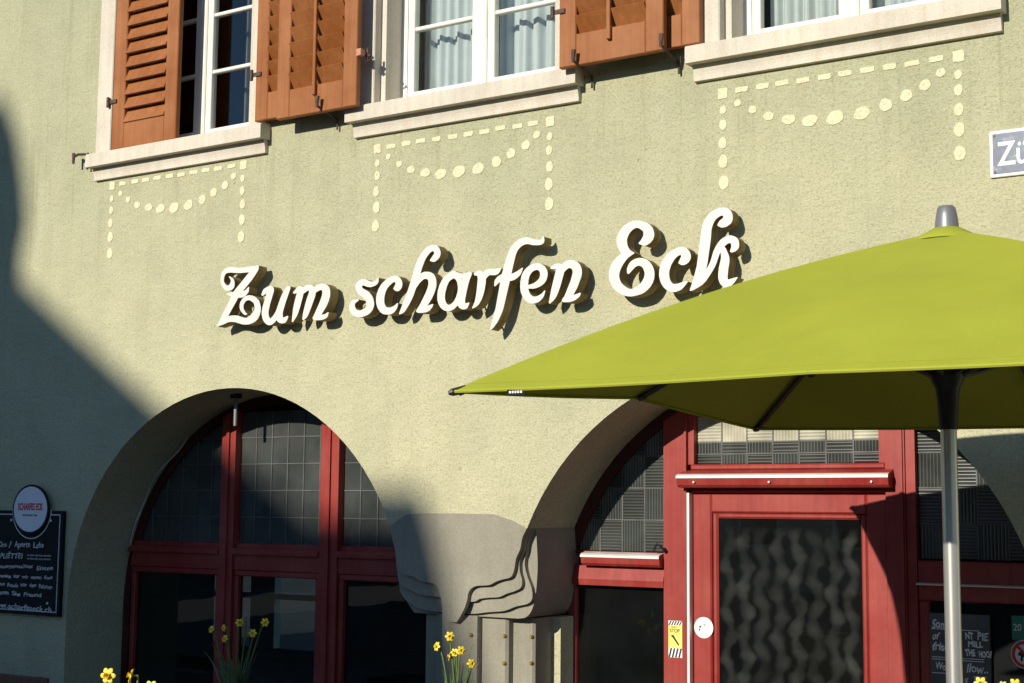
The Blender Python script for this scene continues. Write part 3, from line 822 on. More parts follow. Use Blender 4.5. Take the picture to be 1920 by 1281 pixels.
# wavy frosted bands with soft edges on the door pane
wv = bpy.data.materials.new('frosted_film'); wv.use_nodes = True
nt = wv.node_tree; pb = nt.nodes['Principled BSDF']; pb.inputs['Base Color'].default_value = (0.060,0.066,0.060,1); pb.inputs['Roughness'].default_value = 0.6
at = nt.nodes.new('ShaderNodeAttribute'); at.attribute_name = 'cover'
nz = ramp(nt, noise(nt, 6.0, 5, 0.6), [(0.32, g3(0.15)), (0.68, g3(0.85))])
mu = nt.nodes.new('ShaderNodeMath'); mu.operation = 'MULTIPLY'; nt.links.new(at.outputs['Fac'], mu.inputs[0]); nt.links.new(nz, mu.inputs[1])
nt.links.new(mu.outputs[0], pb.inputs['Alpha'])
for k, (bx, wd) in enumerate(((-3.275,0.085),(-3.185,0.10),(-3.095,0.10),(-3.0,0.10),(-2.905,0.095),(-2.810,0.10),(-2.715,0.095),(-2.63,0.085))):
    mb = MB(); n = 90; cov = []; m_ = 8
    for i in range(n+1):
        z = 0.60+1.14*i/n; ph = z*2*math.pi/(0.115+0.006*math.sin(k*3.7))+k*1.9
        cxx = bx+0.018*math.sin(ph*0.5+k*1.7); hw = wd*0.5*(0.78+0.22*math.sin(ph*1.0+k)+0.08*math.sin(ph*2.3))
        for j in range(m_+1):
            v = j/m_*2-1; mb.v.append((cxx+hw*v, 0.4868, z)); cov.append((0.40+0.12*math.sin(k*2.1))*max(0.0, 1-abs(v)**2.2)*min(1, (z-0.60)*8, (1.74-z)*14)*(0.80+0.20*math.sin(ph+k+0.6*v)))
    for i in range(n):
        for j in range(m_): q = i*(m_+1)+j; mb.f.append((q, q+1, q+m_+2, q+m_+1))
    o = mb.build('frosted_wave', wv, dl)
    ca_ = o.data.attributes.new('cover', 'FLOAT', 'POINT'); ca_.data.foreach_set('value', cov)
# stickers on the door and its post
st = tag(MB().disc(-3.402, 1.226, 0.053, 0.053, 0.4595, 0.4615, 28).build('round_sticker', 'white'), 'round white sticker with small black marks on the red door', 'sticker')
for (x, z, a, L_) in ((-3.420,1.228,0.9,0.020),(-3.398,1.236,-0.6,0.022),(-3.392,1.252,-0.9,0.014),(-3.424,1.214,1.2,0.018)):
    MB().prism([[(x-L_*0.4*math.cos(a)+0.004, z-L_*0.4*math.sin(a)), (x+L_*0.5*math.cos(a), z+L_*0.5*math.sin(a)-0.002), (x+0.1*L_, z+0.007), (x-L_*0.5, z+0.006)]], 0.4585, 0.4594).build('mark', 'black_print', st)
ws = thing('warning_sticker', 'yellow warning sticker with black stripes on the red door post', 'sticker', (0,0,0))
X0, X1 = -3.588, -3.510
MB().box(X0, X1, 0.4325, 0.4345, 1.118, 1.232).build('yellow_field', 'yellow_print', ws)
MB().box(X0, X1, 0.4325, 0.4345, 1.070, 1.1179).build('stripe_field', 'white', ws)
MB().box(X0, X1, 0.4325, 0.4345, 1.2321, 1.255).build('stripe_field', 'white', ws)
for z0_, z1_, n_ in ((1.071,1.117,4), (1.2325,1.254,5)):
    stp = (X1-X0)/n_
    for k in range(n_):
        xa = X0+k*stp*0.95
        MB().prism([[(xa,z0_),(xa+stp*0.5,z0_),(min(X1,xa+stp*0.5+0.012),z1_),(xa+0.012,z1_)]], 0.4315, 0.4324).build('stripe', 'black_print', ws)
text('print', 'STOP', 0.026, 'black_print', ws, (X0+0.008,0.4318,1.196), sx=0.9, bold=0.0004)
text('print', 'VIDEO', 0.011, 'black_print', ws, (X0+0.012,0.4318,1.219), sx=1.2)
MB().prism([[(X0+0.012,1.180),(X0+0.030,1.184),(X0+0.034,1.175),(X0+0.062,1.136),(X0+0.056,1.130),(X0+0.026,1.168)]], 0.4315, 0.4324).build('arm_mark', 'black_print', ws)

# ------------------------------------------------------------------ sign letters on the facade
LETTERS = [["Z",[[[-5995,3219],[-5990,3218],[-5985,3215],[-5983,3205],[-5984,3196],[-5991,3184],[-6009,3163],[-6036,3134],[-6104,3074],[-6097,3074],[-6082,3079],[-6061,3095],[-6058,3096],[-6055,3093],[-6056,3075],[-6058,3067],[-6062,3061],[-6077,3048],[-6096,3039],[-6116,3036],[-6139,3037],[-6216,2933],[-6182,2935],[-6151,2933],[-6132,2929],[-6093,2916],[-6072,2913],[-6057,2914],[-6045,2920],[-6018,2944],[-6011,2953],[-6007,2960],[-6006,2971],[-6009,2985],[-6013,2995],[-6021,3002],[-6041,3014],[-6052,3017],[-6063,3017],[-6075,3015],[-6088,3003],[-6095,2990],[-6095,2976],[-6092,2966],[-6083,2953],[-6073,2942],[-6063,2937],[-6064,2934],[-6073,2931],[-6081,2931],[-6088,2934],[-6099,2942],[-6112,2954],[-6122,2968],[-6125,2978],[-6126,2987],[-6125,2998],[-6121,3009],[-6111,3023],[-6100,3033],[-6090,3039],[-6081,3042],[-6069,3045],[-6051,3046],[-6028,3042],[-6009,3035],[-5990,3023],[-5973,3007],[-5964,2988],[-5958,2968],[-5957,2949],[-5963,2927],[-5971,2912],[-5983,2898],[-6002,2886],[-6024,2879],[-6048,2874],[-6070,2874],[-6100,2877],[-6124,2884],[-6158,2894],[-6182,2897],[-6203,2898],[-6218,2896],[-6259,2884],[-6270,2883],[-6302,2875],[-6305,2876],[-6306,2878],[-6262,2947],[-6228,2995],[-6194,3050],[-6195,3051],[-6228,3062],[-6231,3065],[-6231,3068],[-6227,3070],[-6180,3073],[-6161,3092],[-6121,3126],[-6057,3183],[-6137,3184],[-6207,3193],[-6231,3193],[-6245,3189],[-6251,3183],[-6255,3175],[-6259,3164],[-6260,3152],[-6259,3144],[-6256,3137],[-6245,3125],[-6234,3118],[-6227,3116],[-6216,3119],[-6209,3125],[-6204,3136],[-6203,3146],[-6205,3151],[-6219,3167],[-6219,3170],[-6216,3171],[-6213,3171],[-6196,3162],[-6185,3155],[-6178,3146],[-6173,3134],[-6172,3123],[-6172,3113],[-6174,3105],[-6179,3098],[-6186,3092],[-6197,3087],[-6207,3085],[-6220,3085],[-6236,3087],[-6251,3094],[-6266,3108],[-6280,3126],[-6286,3141],[-6288,3156],[-6287,3173],[-6283,3191],[-6275,3205],[-6263,3214],[-6244,3222],[-6222,3227],[-6199,3227],[-6151,3217],[-6125,3215],[-6079,3215],[-6024,3218],[-6014,3216]]]],["u",[[[-5751,3078],[-5744,3077],[-5737,3074],[-5733,3068],[-5733,3062],[-5766,2985],[-5779,2950],[-5786,2929],[-5787,2915],[-5785,2903],[-5782,2897],[-5776,2897],[-5752,2905],[-5746,2903],[-5743,2898],[-5755,2875],[-5763,2868],[-5771,2865],[-5789,2863],[-5807,2867],[-5822,2875],[-5832,2886],[-5847,2873],[-5860,2865],[-5873,2860],[-5889,2859],[-5900,2862],[-5910,2866],[-5920,2873],[-5929,2882],[-5938,2894],[-5944,2908],[-5949,2926],[-5949,2944],[-5944,2969],[-5922,3030],[-5916,3048],[-5944,3035],[-5951,3036],[-5956,3041],[-5955,3044],[-5946,3065],[-5940,3072],[-5933,3077],[-5910,3086],[-5897,3088],[-5887,3088],[-5877,3086],[-5869,3082],[-5863,3075],[-5860,3069],[-5859,3061],[-5861,3051],[-5886,2984],[-5896,2944],[-5897,2932],[-5894,2917],[-5889,2904],[-5882,2896],[-5871,2903],[-5860,2912],[-5850,2923],[-5838,2940],[-5805,3016],[-5787,3048],[-5761,3075]]]],["m",[[[-5495,3072],[-5473,3069],[-5455,3060],[-5443,3047],[-5436,3031],[-5434,3016],[-5435,2998],[-5439,2984],[-5444,2970],[-5454,2951],[-5462,2937],[-5496,2895],[-5470,2896],[-5449,2906],[-5445,2906],[-5443,2904],[-5442,2902],[-5449,2882],[-5455,2876],[-5466,2871],[-5481,2867],[-5500,2865],[-5526,2865],[-5545,2867],[-5554,2870],[-5559,2876],[-5560,2881],[-5558,2885],[-5549,2898],[-5511,2965],[-5495,3001],[-5492,3017],[-5493,3032],[-5496,3035],[-5505,3037],[-5520,3033],[-5541,3024],[-5543,3011],[-5548,2996],[-5573,2940],[-5591,2905],[-5600,2891],[-5608,2883],[-5625,2874],[-5629,2873],[-5634,2875],[-5636,2878],[-5635,2895],[-5630,2920],[-5617,2965],[-5606,2996],[-5593,3024],[-5590,3039],[-5595,3041],[-5603,3039],[-5632,3025],[-5655,2952],[-5671,2913],[-5679,2899],[-5687,2889],[-5706,2867],[-5710,2866],[-5714,2868],[-5716,2871],[-5708,2943],[-5698,2984],[-5682,3033],[-5699,3029],[-5704,3029],[-5711,3034],[-5712,3037],[-5711,3040],[-5683,3064],[-5675,3069],[-5667,3071],[-5652,3070],[-5638,3063],[-5612,3073],[-5590,3073],[-5571,3069],[-5553,3058],[-5537,3065],[-5521,3070],[-5509,3072]]]],["s",[[[-5095,3076],[-5092,3075],[-5089,3072],[-5089,3056],[-5091,3049],[-5097,3040],[-5112,3032],[-5131,3027],[-5148,3026],[-5166,3029],[-5195,3040],[-5202,3038],[-5207,3034],[-5204,3027],[-5198,3021],[-5166,3006],[-5150,2995],[-5135,2978],[-5123,2959],[-5118,2939],[-5117,2927],[-5119,2915],[-5124,2904],[-5129,2896],[-5143,2883],[-5156,2875],[-5171,2870],[-5201,2863],[-5227,2864],[-5241,2867],[-5255,2871],[-5273,2882],[-5280,2889],[-5286,2900],[-5291,2910],[-5293,2922],[-5293,2931],[-5290,2942],[-5282,2955],[-5271,2962],[-5257,2965],[-5232,2964],[-5228,2961],[-5228,2956],[-5250,2945],[-5254,2937],[-5254,2926],[-5245,2911],[-5241,2908],[-5233,2904],[-5215,2900],[-5201,2904],[-5184,2912],[-5177,2918],[-5173,2926],[-5171,2936],[-5172,2944],[-5180,2955],[-5193,2969],[-5227,2992],[-5240,3006],[-5248,3019],[-5252,3032],[-5252,3043],[-5249,3051],[-5242,3060],[-5232,3067],[-5221,3072],[-5211,3075],[-5200,3076],[-5188,3074],[-5177,3071],[-5150,3058],[-5131,3056],[-5111,3059]]]],["c",[[[-4982,3077],[-4969,3076],[-4956,3072],[-4945,3065],[-4936,3056],[-4928,3044],[-4924,3032],[-4924,3019],[-4928,3007],[-4935,2998],[-4945,2991],[-4957,2989],[-4970,2992],[-4979,2998],[-4986,3007],[-4979,3016],[-4971,3030],[-4971,3033],[-4974,3040],[-4976,3042],[-4981,3042],[-4996,3036],[-5018,3020],[-5027,3011],[-5034,3000],[-5040,2988],[-5045,2972],[-5047,2957],[-5047,2941],[-5046,2931],[-5041,2920],[-5035,2910],[-5029,2906],[-5016,2903],[-5001,2903],[-4982,2909],[-4970,2915],[-4956,2924],[-4952,2923],[-4950,2920],[-4955,2903],[-4959,2894],[-4968,2883],[-4977,2875],[-4990,2868],[-5004,2865],[-5021,2865],[-5040,2867],[-5054,2871],[-5065,2877],[-5074,2884],[-5083,2894],[-5091,2905],[-5098,2920],[-5102,2932],[-5104,2945],[-5103,2971],[-5097,2992],[-5087,3013],[-5071,3034],[-5052,3050],[-5028,3065],[-5005,3074]]]],["h",[[[-4722,3225],[-4709,3223],[-4697,3219],[-4688,3212],[-4681,3205],[-4674,3192],[-4670,3181],[-4670,3169],[-4673,3159],[-4679,3150],[-4686,3143],[-4702,3133],[-4710,3131],[-4718,3131],[-4737,3137],[-4740,3140],[-4740,3143],[-4716,3171],[-4712,3177],[-4714,3185],[-4717,3190],[-4728,3189],[-4738,3184],[-4758,3166],[-4773,3146],[-4793,3103],[-4803,3073],[-4788,3079],[-4776,3082],[-4761,3081],[-4745,3079],[-4730,3074],[-4717,3066],[-4709,3058],[-4701,3046],[-4696,3030],[-4694,3012],[-4695,2995],[-4700,2979],[-4709,2957],[-4722,2935],[-4737,2914],[-4754,2895],[-4717,2903],[-4714,2902],[-4713,2900],[-4718,2888],[-4727,2878],[-4737,2869],[-4748,2864],[-4760,2861],[-4776,2860],[-4801,2860],[-4816,2862],[-4825,2867],[-4827,2871],[-4826,2876],[-4809,2896],[-4794,2918],[-4762,2971],[-4751,2997],[-4747,3014],[-4748,3028],[-4751,3038],[-4765,3043],[-4776,3043],[-4789,3036],[-4807,3023],[-4830,2997],[-4846,2960],[-4862,2930],[-4879,2905],[-4898,2881],[-4909,2871],[-4921,2865],[-4939,2861],[-4942,2862],[-4943,2866],[-4885,2991],[-4860,3057],[-4841,3113],[-4830,3139],[-4818,3160],[-4799,3186],[-4786,3198],[-4772,3210],[-4760,3216],[-4748,3221],[-4736,3224]]]],["a",[[[-4585,3072],[-4574,3070],[-4563,3063],[-4526,3052],[-4506,3052],[-4488,3055],[-4483,3058],[-4477,3059],[-4468,3056],[-4463,3049],[-4464,3043],[-4477,3016],[-4486,2991],[-4500,2936],[-4505,2911],[-4505,2897],[-4502,2890],[-4482,2895],[-4478,2893],[-4477,2889],[-4487,2869],[-4492,2864],[-4500,2861],[-4510,2859],[-4520,2860],[-4531,2864],[-4541,2870],[-4553,2884],[-4572,2868],[-4593,2859],[-4614,2857],[-4636,2861],[-4653,2870],[-4667,2883],[-4679,2902],[-4686,2923],[-4687,2949],[-4683,2975],[-4674,3001],[-4659,3026],[-4647,3041],[-4632,3052],[-4616,3060],[-4591,3070]],[[-4580,3032],[-4602,3023],[-4613,3013],[-4625,2990],[-4635,2958],[-4637,2932],[-4633,2913],[-4628,2903],[-4623,2896],[-4616,2892],[-4608,2890],[-4601,2892],[-4592,2896],[-4581,2904],[-4574,2912],[-4562,2932],[-4553,2959],[-4552,2983],[-4557,3006],[-4565,3021]],[[-4530,3027],[-4528,3020],[-4526,3021],[-4523,3026]]]],["r",[[[-4284,3063],[-4279,3062],[-4277,3057],[-4288,3040],[-4299,3031],[-4315,3027],[-4351,3030],[-4359,3025],[-4373,3013],[-4374,2990],[-4381,2953],[-4390,2925],[-4400,2903],[-4414,2883],[-4423,2875],[-4431,2870],[-4453,2861],[-4456,2861],[-4458,2862],[-4459,2865],[-4452,2877],[-4443,2895],[-4436,2923],[-4431,2955],[-4425,3011],[-4427,3032],[-4447,3037],[-4450,3042],[-4449,3047],[-4429,3057],[-4418,3060],[-4405,3058],[-4391,3050],[-4373,3060],[-4358,3063],[-4343,3063],[-4315,3060]]]],["f",[[[-4020,3205],[-4017,3204],[-4015,3202],[-4013,3180],[-4017,3171],[-4025,3165],[-4037,3162],[-4056,3162],[-4082,3165],[-4114,3174],[-4132,3173],[-4145,3169],[-4157,3163],[-4170,3152],[-4179,3141],[-4186,3127],[-4199,3084],[-4214,3026],[-4199,3029],[-4177,3037],[-4146,3053],[-4143,3052],[-4142,3049],[-4153,3023],[-4159,3016],[-4169,3007],[-4182,2999],[-4194,2994],[-4208,2990],[-4223,2989],[-4258,2860],[-4266,2836],[-4277,2813],[-4291,2789],[-4302,2773],[-4317,2757],[-4328,2747],[-4338,2741],[-4341,2741],[-4343,2744],[-4332,2783],[-4310,2851],[-4282,2989],[-4294,2983],[-4312,2969],[-4315,2968],[-4319,2969],[-4320,2972],[-4319,2993],[-4314,3003],[-4302,3016],[-4290,3023],[-4273,3029],[-4249,3103],[-4234,3139],[-4224,3158],[-4210,3175],[-4191,3191],[-4173,3201],[-4154,3207],[-4134,3210],[-4114,3208],[-4100,3204],[-4071,3193],[-4040,3188],[-4033,3189]]]],["e",[[[-4058,3068],[-4041,3066],[-4028,3060],[-4014,3051],[-4002,3038],[-3996,3026],[-3992,3014],[-3992,3001],[-3996,2986],[-4001,2974],[-4009,2964],[-4019,2956],[-4031,2949],[-4048,2943],[-4065,2939],[-4082,2938],[-4108,2941],[-4106,2930],[-4102,2921],[-4095,2910],[-4084,2900],[-4077,2897],[-4059,2896],[-4044,2901],[-4028,2908],[-4010,2924],[-4007,2924],[-4005,2921],[-4009,2908],[-4013,2897],[-4019,2888],[-4029,2878],[-4039,2871],[-4048,2866],[-4061,2863],[-4072,2861],[-4085,2861],[-4104,2867],[-4116,2874],[-4126,2882],[-4144,2904],[-4154,2925],[-4158,2951],[-4157,2980],[-4151,3010],[-4141,3029],[-4126,3045],[-4105,3059],[-4082,3067]],[[-4060,3034],[-4072,3032],[-4084,3027],[-4095,3016],[-4102,3005],[-4108,2985],[-4110,2959],[-4092,2962],[-4076,2966],[-4059,2975],[-4047,2984],[-4040,2993],[-4037,3009],[-4039,3021],[-4044,3028],[-4049,3032]]]],["n",[[[-3857,3068],[-3834,3064],[-3816,3055],[-3802,3041],[-3793,3025],[-3790,3013],[-3789,3001],[-3790,2988],[-3793,2976],[-3816,2924],[-3826,2908],[-3839,2888],[-3822,2891],[-3799,2897],[-3796,2896],[-3795,2893],[-3800,2881],[-3807,2874],[-3825,2863],[-3842,2857],[-3863,2854],[-3893,2855],[-3902,2858],[-3906,2864],[-3905,2870],[-3892,2884],[-3885,2897],[-3854,2963],[-3843,3000],[-3843,3010],[-3847,3020],[-3855,3026],[-3866,3028],[-3879,3021],[-3893,3009],[-3914,2943],[-3927,2910],[-3938,2889],[-3948,2876],[-3959,2866],[-3977,2854],[-3981,2854],[-3983,2857],[-3978,2887],[-3969,2928],[-3941,3027],[-3945,3029],[-3971,3032],[-3976,3036],[-3975,3041],[-3958,3051],[-3944,3056],[-3926,3056],[-3917,3054],[-3909,3050],[-3897,3058],[-3883,3065],[-3870,3068]]]],["E",[[[-3480,3233],[-3459,3231],[-3438,3224],[-3418,3215],[-3404,3205],[-3393,3194],[-3385,3180],[-3380,3163],[-3379,3149],[-3382,3139],[-3386,3130],[-3399,3116],[-3409,3110],[-3420,3105],[-3429,3103],[-3439,3104],[-3463,3114],[-3466,3117],[-3465,3120],[-3451,3134],[-3439,3154],[-3439,3171],[-3440,3175],[-3445,3180],[-3464,3193],[-3472,3196],[-3479,3196],[-3489,3194],[-3500,3188],[-3509,3181],[-3517,3173],[-3525,3159],[-3531,3144],[-3531,3132],[-3528,3114],[-3523,3102],[-3515,3090],[-3503,3080],[-3496,3078],[-3489,3071],[-3525,3051],[-3536,3040],[-3550,3024],[-3561,3008],[-3569,2993],[-3574,2976],[-3575,2962],[-3571,2946],[-3565,2932],[-3557,2922],[-3542,2910],[-3525,2899],[-3514,2894],[-3504,2894],[-3488,2898],[-3464,2910],[-3455,2918],[-3446,2928],[-3438,2940],[-3434,2950],[-3432,2960],[-3433,2972],[-3437,2984],[-3443,2995],[-3451,3002],[-3462,3007],[-3472,3006],[-3485,3001],[-3502,2986],[-3520,2970],[-3526,2971],[-3530,2975],[-3531,2988],[-3530,2999],[-3523,3015],[-3514,3027],[-3499,3037],[-3482,3043],[-3463,3045],[-3447,3043],[-3432,3038],[-3420,3032],[-3407,3022],[-3398,3012],[-3389,2998],[-3382,2983],[-3379,2971],[-3378,2956],[-3380,2936],[-3387,2917],[-3400,2898],[-3418,2882],[-3435,2871],[-3451,2865],[-3476,2860],[-3503,2857],[-3526,2859],[-3551,2866],[-3579,2881],[-3602,2899],[-3615,2915],[-3626,2936],[-3632,2959],[-3633,2982],[-3631,2996],[-3627,3009],[-3615,3032],[-3605,3044],[-3589,3059],[-3562,3077],[-3573,3089],[-3580,3101],[-3586,3115],[-3589,3130],[-3590,3144],[-3589,3157],[-3585,3168],[-3579,3179],[-3570,3192],[-3560,3203],[-3549,3212],[-3537,3220],[-3523,3226],[-3509,3230],[-3495,3233]]]],["c",[[[-3232,3079],[-3219,3077],[-3208,3072],[-3198,3065],[-3191,3056],[-3185,3046],[-3181,3034],[-3181,3024],[-3184,3013],[-3193,3001],[-3205,2993],[-3218,2989],[-3231,2990],[-3240,2995],[-3247,3000],[-3248,3003],[-3233,3031],[-3234,3040],[-3240,3040],[-3251,3036],[-3262,3028],[-3270,3020],[-3286,2997],[-3296,2972],[-3298,2959],[-3298,2947],[-3296,2932],[-3291,2918],[-3284,2908],[-3275,2901],[-3267,2900],[-3251,2901],[-3223,2908],[-3200,2908],[-3198,2907],[-3198,2905],[-3221,2880],[-3233,2871],[-3246,2866],[-3262,2862],[-3277,2862],[-3292,2865],[-3304,2870],[-3316,2878],[-3326,2887],[-3334,2897],[-3341,2908],[-3347,2923],[-3351,2938],[-3353,2953],[-3351,2977],[-3345,3001],[-3334,3020],[-3317,3041],[-3301,3056],[-3279,3068],[-3253,3077]]]],["k",[[[-3016,3249],[-3002,3248],[-2990,3244],[-2979,3238],[-2971,3230],[-2964,3218],[-2961,3207],[-2960,3194],[-2962,3182],[-2968,3170],[-2979,3162],[-2995,3154],[-3013,3152],[-3021,3154],[-3028,3157],[-3039,3164],[-3040,3168],[-3035,3178],[-3029,3186],[-3009,3200],[-3009,3209],[-3019,3211],[-3033,3206],[-3047,3197],[-3057,3185],[-3065,3169],[-3071,3150],[-3075,3104],[-3083,3052],[-3093,2990],[-3101,2957],[-3092,2969],[-3079,2991],[-3074,3005],[-3062,3041],[-3051,3062],[-3040,3078],[-3027,3092],[-3012,3102],[-2995,3109],[-2978,3111],[-2967,3110],[-2957,3106],[-2947,3101],[-2940,3096],[-2935,3089],[-2931,3082],[-2929,3072],[-2928,3062],[-2930,3049],[-2936,3040],[-2948,3032],[-2964,3028],[-2970,3029],[-2975,3033],[-2974,3041],[-2968,3056],[-2969,3067],[-2971,3072],[-2978,3075],[-2984,3074],[-2995,3068],[-3005,3059],[-2998,3052],[-2984,3021],[-2979,3004],[-2979,2983],[-2985,2953],[-2989,2918],[-2989,2907],[-2987,2900],[-2940,2909],[-2938,2908],[-2938,2905],[-2948,2892],[-2956,2882],[-2973,2868],[-2982,2863],[-2991,2862],[-3004,2864],[-3016,2871],[-3025,2880],[-3032,2893],[-3037,2909],[-3037,2932],[-3034,2959],[-3023,3001],[-3022,3015],[-3024,3035],[-3031,3024],[-3045,2987],[-3055,2966],[-3079,2931],[-3103,2901],[-3121,2886],[-3140,2876],[-3173,2862],[-3186,2861],[-3188,2864],[-3168,2916],[-3150,2978],[-3124,3152],[-3120,3170],[-3115,3184],[-3106,3200],[-3098,3211],[-3087,3224],[-3076,3232],[-3063,3239],[-3047,3245],[-3029,3249]]]]]
desc = ['white capital letter Z with a curled crossbar, first of the wall sign', 'white letter u between Z and m of the wall sign', 'white letter m ending the first word of the wall sign',
 'white letter s beginning the second word of the wall sign', 'white letter c between s and h of the wall sign', 'white letter h with curled top in the middle word of the wall sign',
 'white letter a after the h of the wall sign', 'white letter r just before the long f of the wall sign', 'white long letter f dropping below the line of the wall sign',
 'white letter e right after the long f of the wall sign', 'white letter n ending the middle word of the wall sign', 'large white double-curl capital E of the wall sign',
 'white letter c beside the capital E, above the green parasol', 'white looped letter k, last of the wall sign, above the green parasol']
YF, YB = -0.112, -0.040
for (ch, loops), dsc in zip(LETTERS, desc):
    loops = [[(x/1000.0, z/1000.0) for x, z in lp] for lp in loops]
    low = 'capital_' if ch.isupper() else ''
    L_ = thing('sign_letter', dsc, 'letter', (0,0,0), 'white sign letters on the facade')
    MB().prism(loops, YF, YF+0.003, back=False).build('letter_face', 'letter_white', L_)
    MB().prism(loops, YF+0.0031, YB, front=True, back=True).build('letter_return', 'bronze', L_, smooth=True)
    xs = [p[0] for p in loops[0]]; zs = [p[1] for p in loops[0]]
    # stand-off pins, set well inside the strokes
    for p in (min(loops[0], key=lambda q: q[1]), max(loops[0], key=lambda q: q[1])):
        cz = (min(zs)+max(zs))/2; cxm = (min(xs)+max(xs))/2
        x, z = p[0], p[1]+(0.022 if p[1] < cz else -0.022)
        MB().tube([(x,YB-0.002,z),(x,0.01,z)], 0.005, 8).build('stand_off_pin', 'iron', L_)

# ------------------------------------------------------------------ parasol
um = thing('parasol', 'large lime green square parasol on a silver pole before the doorway', 'parasol', (-1.515,-1.555,0.12))
UO = Vector((-1.515,-1.555,0.12))
rim = [Vector(v) for v in ((-2.705,-2.727,2.174),(-1.50,-2.80,2.176),(-0.30,-2.87,2.174),(-0.33,-1.62,2.225),(-0.29,-0.10,2.172),(-1.50,-0.19,2.170),(-2.712,-0.432,2.175),(-2.648,-1.645,2.226))]
apex = Vector((-1.497,-1.580,2.752))
def rib_pt(i, t, dz=0.0):
    p = rim[i].lerp(apex, t)
    L_ = 0.048 if i % 2 == 0 else 0.035
    return p + Vector((0,0,L_*math.sin(math.pi*min(1, t))**0.9 + dz))
def canopy_pt(i, u, t):
    a = rib_pt(i, t); b = rib_pt((i+1) % 8, t)
    p = a.lerp(b, u)
    sag = math.sin(math.pi*u)
    mid = Vector((apex.x, apex.y, p.z)); inw = (mid-p)
    return p + Vector((0,0,-0.014*sag*math.sin(math.pi*min(1,t*0.9+0.1)))) + inw.normalized()*0.012*sag*(1-t)**3
pan = []
for i in range(8):
    mb = MB(); nt_, nu = 16, 8
    for k in range(nt_+1):
        for j in range(nu+1):
            mb.v.append(tuple(canopy_pt(i, j/nu, k/nt_*0.965)-UO))
    for k in range(nt_):
        for j in range(nu):
            a = k*(nu+1)+j; mb.f.append((a, a+1, a+nu+2, a+nu+1))
    mb.build('canopy_panel', 'canvas', um, smooth=True)
    MB().tube([canopy_pt(i, j/10, 0.028)-UO+Vector((0,0,0.0006)) for j in range(11)], 0.0009, 5).build('hem_stitch', 'canvas_seam', um)
    hm = MB().tube([canopy_pt(i, j/8, 0.0)-UO+Vector((0,0,-0.004)) for j in range(9)], 0.0055, 6); hm.build('hem', 'canvas', um, smooth=True)
for i in range(8):
    rb = MB(); rb.tube([rib_pt(i, t, -0.020 if t > 0.03 else -0.016)-UO for t in (0.012,0.1,0.25,0.4,0.55,0.7,0.85,0.95)], 0.0115, 8)
    r_ = rb.build('rib', 'rib_metal', um, smooth=True)
    e = rib_pt(i, 0.0 if i % 2 == 0 else 0.012, -0.006 if i % 2 == 0 else -0.014)-UO; q = rib_pt(i, 0.035, -0.018)-UO
    MB().tube([q, e, e+(e-q)*(0.2 if i % 2 == 0 else 0.02)], [0.014,0.012,0.006] if i % 2 == 0 else [0.0125,0.0105,0.008], 8).build('rib_tip', 'dark_metal', r_)
    s0 = Vector((0,0,2.265-0.12)) + (rim[i]-apex).to_2d().to_3d().normalized()*0.05
    MB().tube([s0, rib_pt(i, 0.52, -0.03)-UO], 0.0095, 6).build('strut', 'rib_metal', um)
MB().lathe([(0.0265,0),(0.0265,2.60)], (0,0,0), 28).build('pole', 'pole', um, smooth=True)
MB().lathe([(0.031,1.965),(0.033,2.02),(0.036,2.07),(0.040,2.10),(0.056,2.135),(0.060,2.16),(0.058,2.185),(0.03,2.19)], (0,0,0), 24).build('runner', 'dark_metal', um, smooth=True)
capc = apex-UO
MB().lathe([(0.118,-0.040),(0.110,-0.030),(0.075,-0.010),(0.045,0.006),(0.03,0.008)], capc, 24).build('vent_cap', 'canvas', um, smooth=True)
MB().lathe([(0.040,0.002),(0.039,0.02),(0.035,0.05),(0.030,0.075),(0.024,0.082),(0.010,0.084)], capc, 24).build('finial', 'finial', um, smooth=True)
MB().lathe([(0.30,0.0),(0.30,0.05),(0.28,0.06),(0.06,0.065),(0.04,0.30),(0.03,0.30)], (0,0,0), 28).build('base_plate', 'planter', um, smooth=True)
tp = canopy_pt(0, 0.20, 0.0)-UO
tg = MB().box(tp.x-0.032, tp.x+0.032, tp.y-0.004, tp.y-0.001, tp.z-0.022, tp.z-0.004).build('brand_tag', 'black', um)
for k in range(5):
    x = tp.x-0.024+k*0.010; MB().box(x, x+0.0065, tp.y-0.0052, tp.y-0.0041, tp.z-0.016, tp.z-0.009).build('tag_print', 'white', tg)

# ------------------------------------------------------------------ menu board on the left wall
mbd = thing('menu_board', 'black chalk menu board with a round white badge on the shaded wall', 'menu board', (0,0,0))
BX0, BX1, BZ0, BZ1 = -8.42, -7.690, 1.110, 1.778
MB().bbox(BX0, BX1, -0.030, -0.004, BZ0, BZ1, 0.003).build('panel', 'black', mbd)
bl = None; y0, y1 = -0.0318, -0.0302
cxb, czb, rb_ = -7.992, 1.787, 0.178
for (a, b, c, d) in ((BX0,BX1-0.022,BZ0+0.022,BZ0+0.029),(BX1-0.029,BX1-0.022,BZ0+0.0291,BZ1-0.022),(BX0,cxb-rb_-0.012,BZ1-0.029,BZ1-0.022),(cxb+rb_+0.012,BX1-0.0291,BZ1-0.029,BZ1-0.022)):
    MB().box(a, b, y0, y1, c, d).build('border_line', 'chalk', mbd)
a0 = []
arcm = MB(); n = 40
for k in range(n):
    t0 = math.pi+math.pi*k/n; t1 = math.pi+math.pi*(k+1)/n
    for r0, r1 in ((rb_+0.008, rb_+0.015),):
        P_ = [(cxb+r*math.cos(t), czb+r*math.sin(t)) for r, t in ((r0,t0),(r1,t0),(r1,t1),(r0,t1))]
        arcm.prism([P_], y0, y1)
arcm.build('border_arc', 'chalk', mbd)
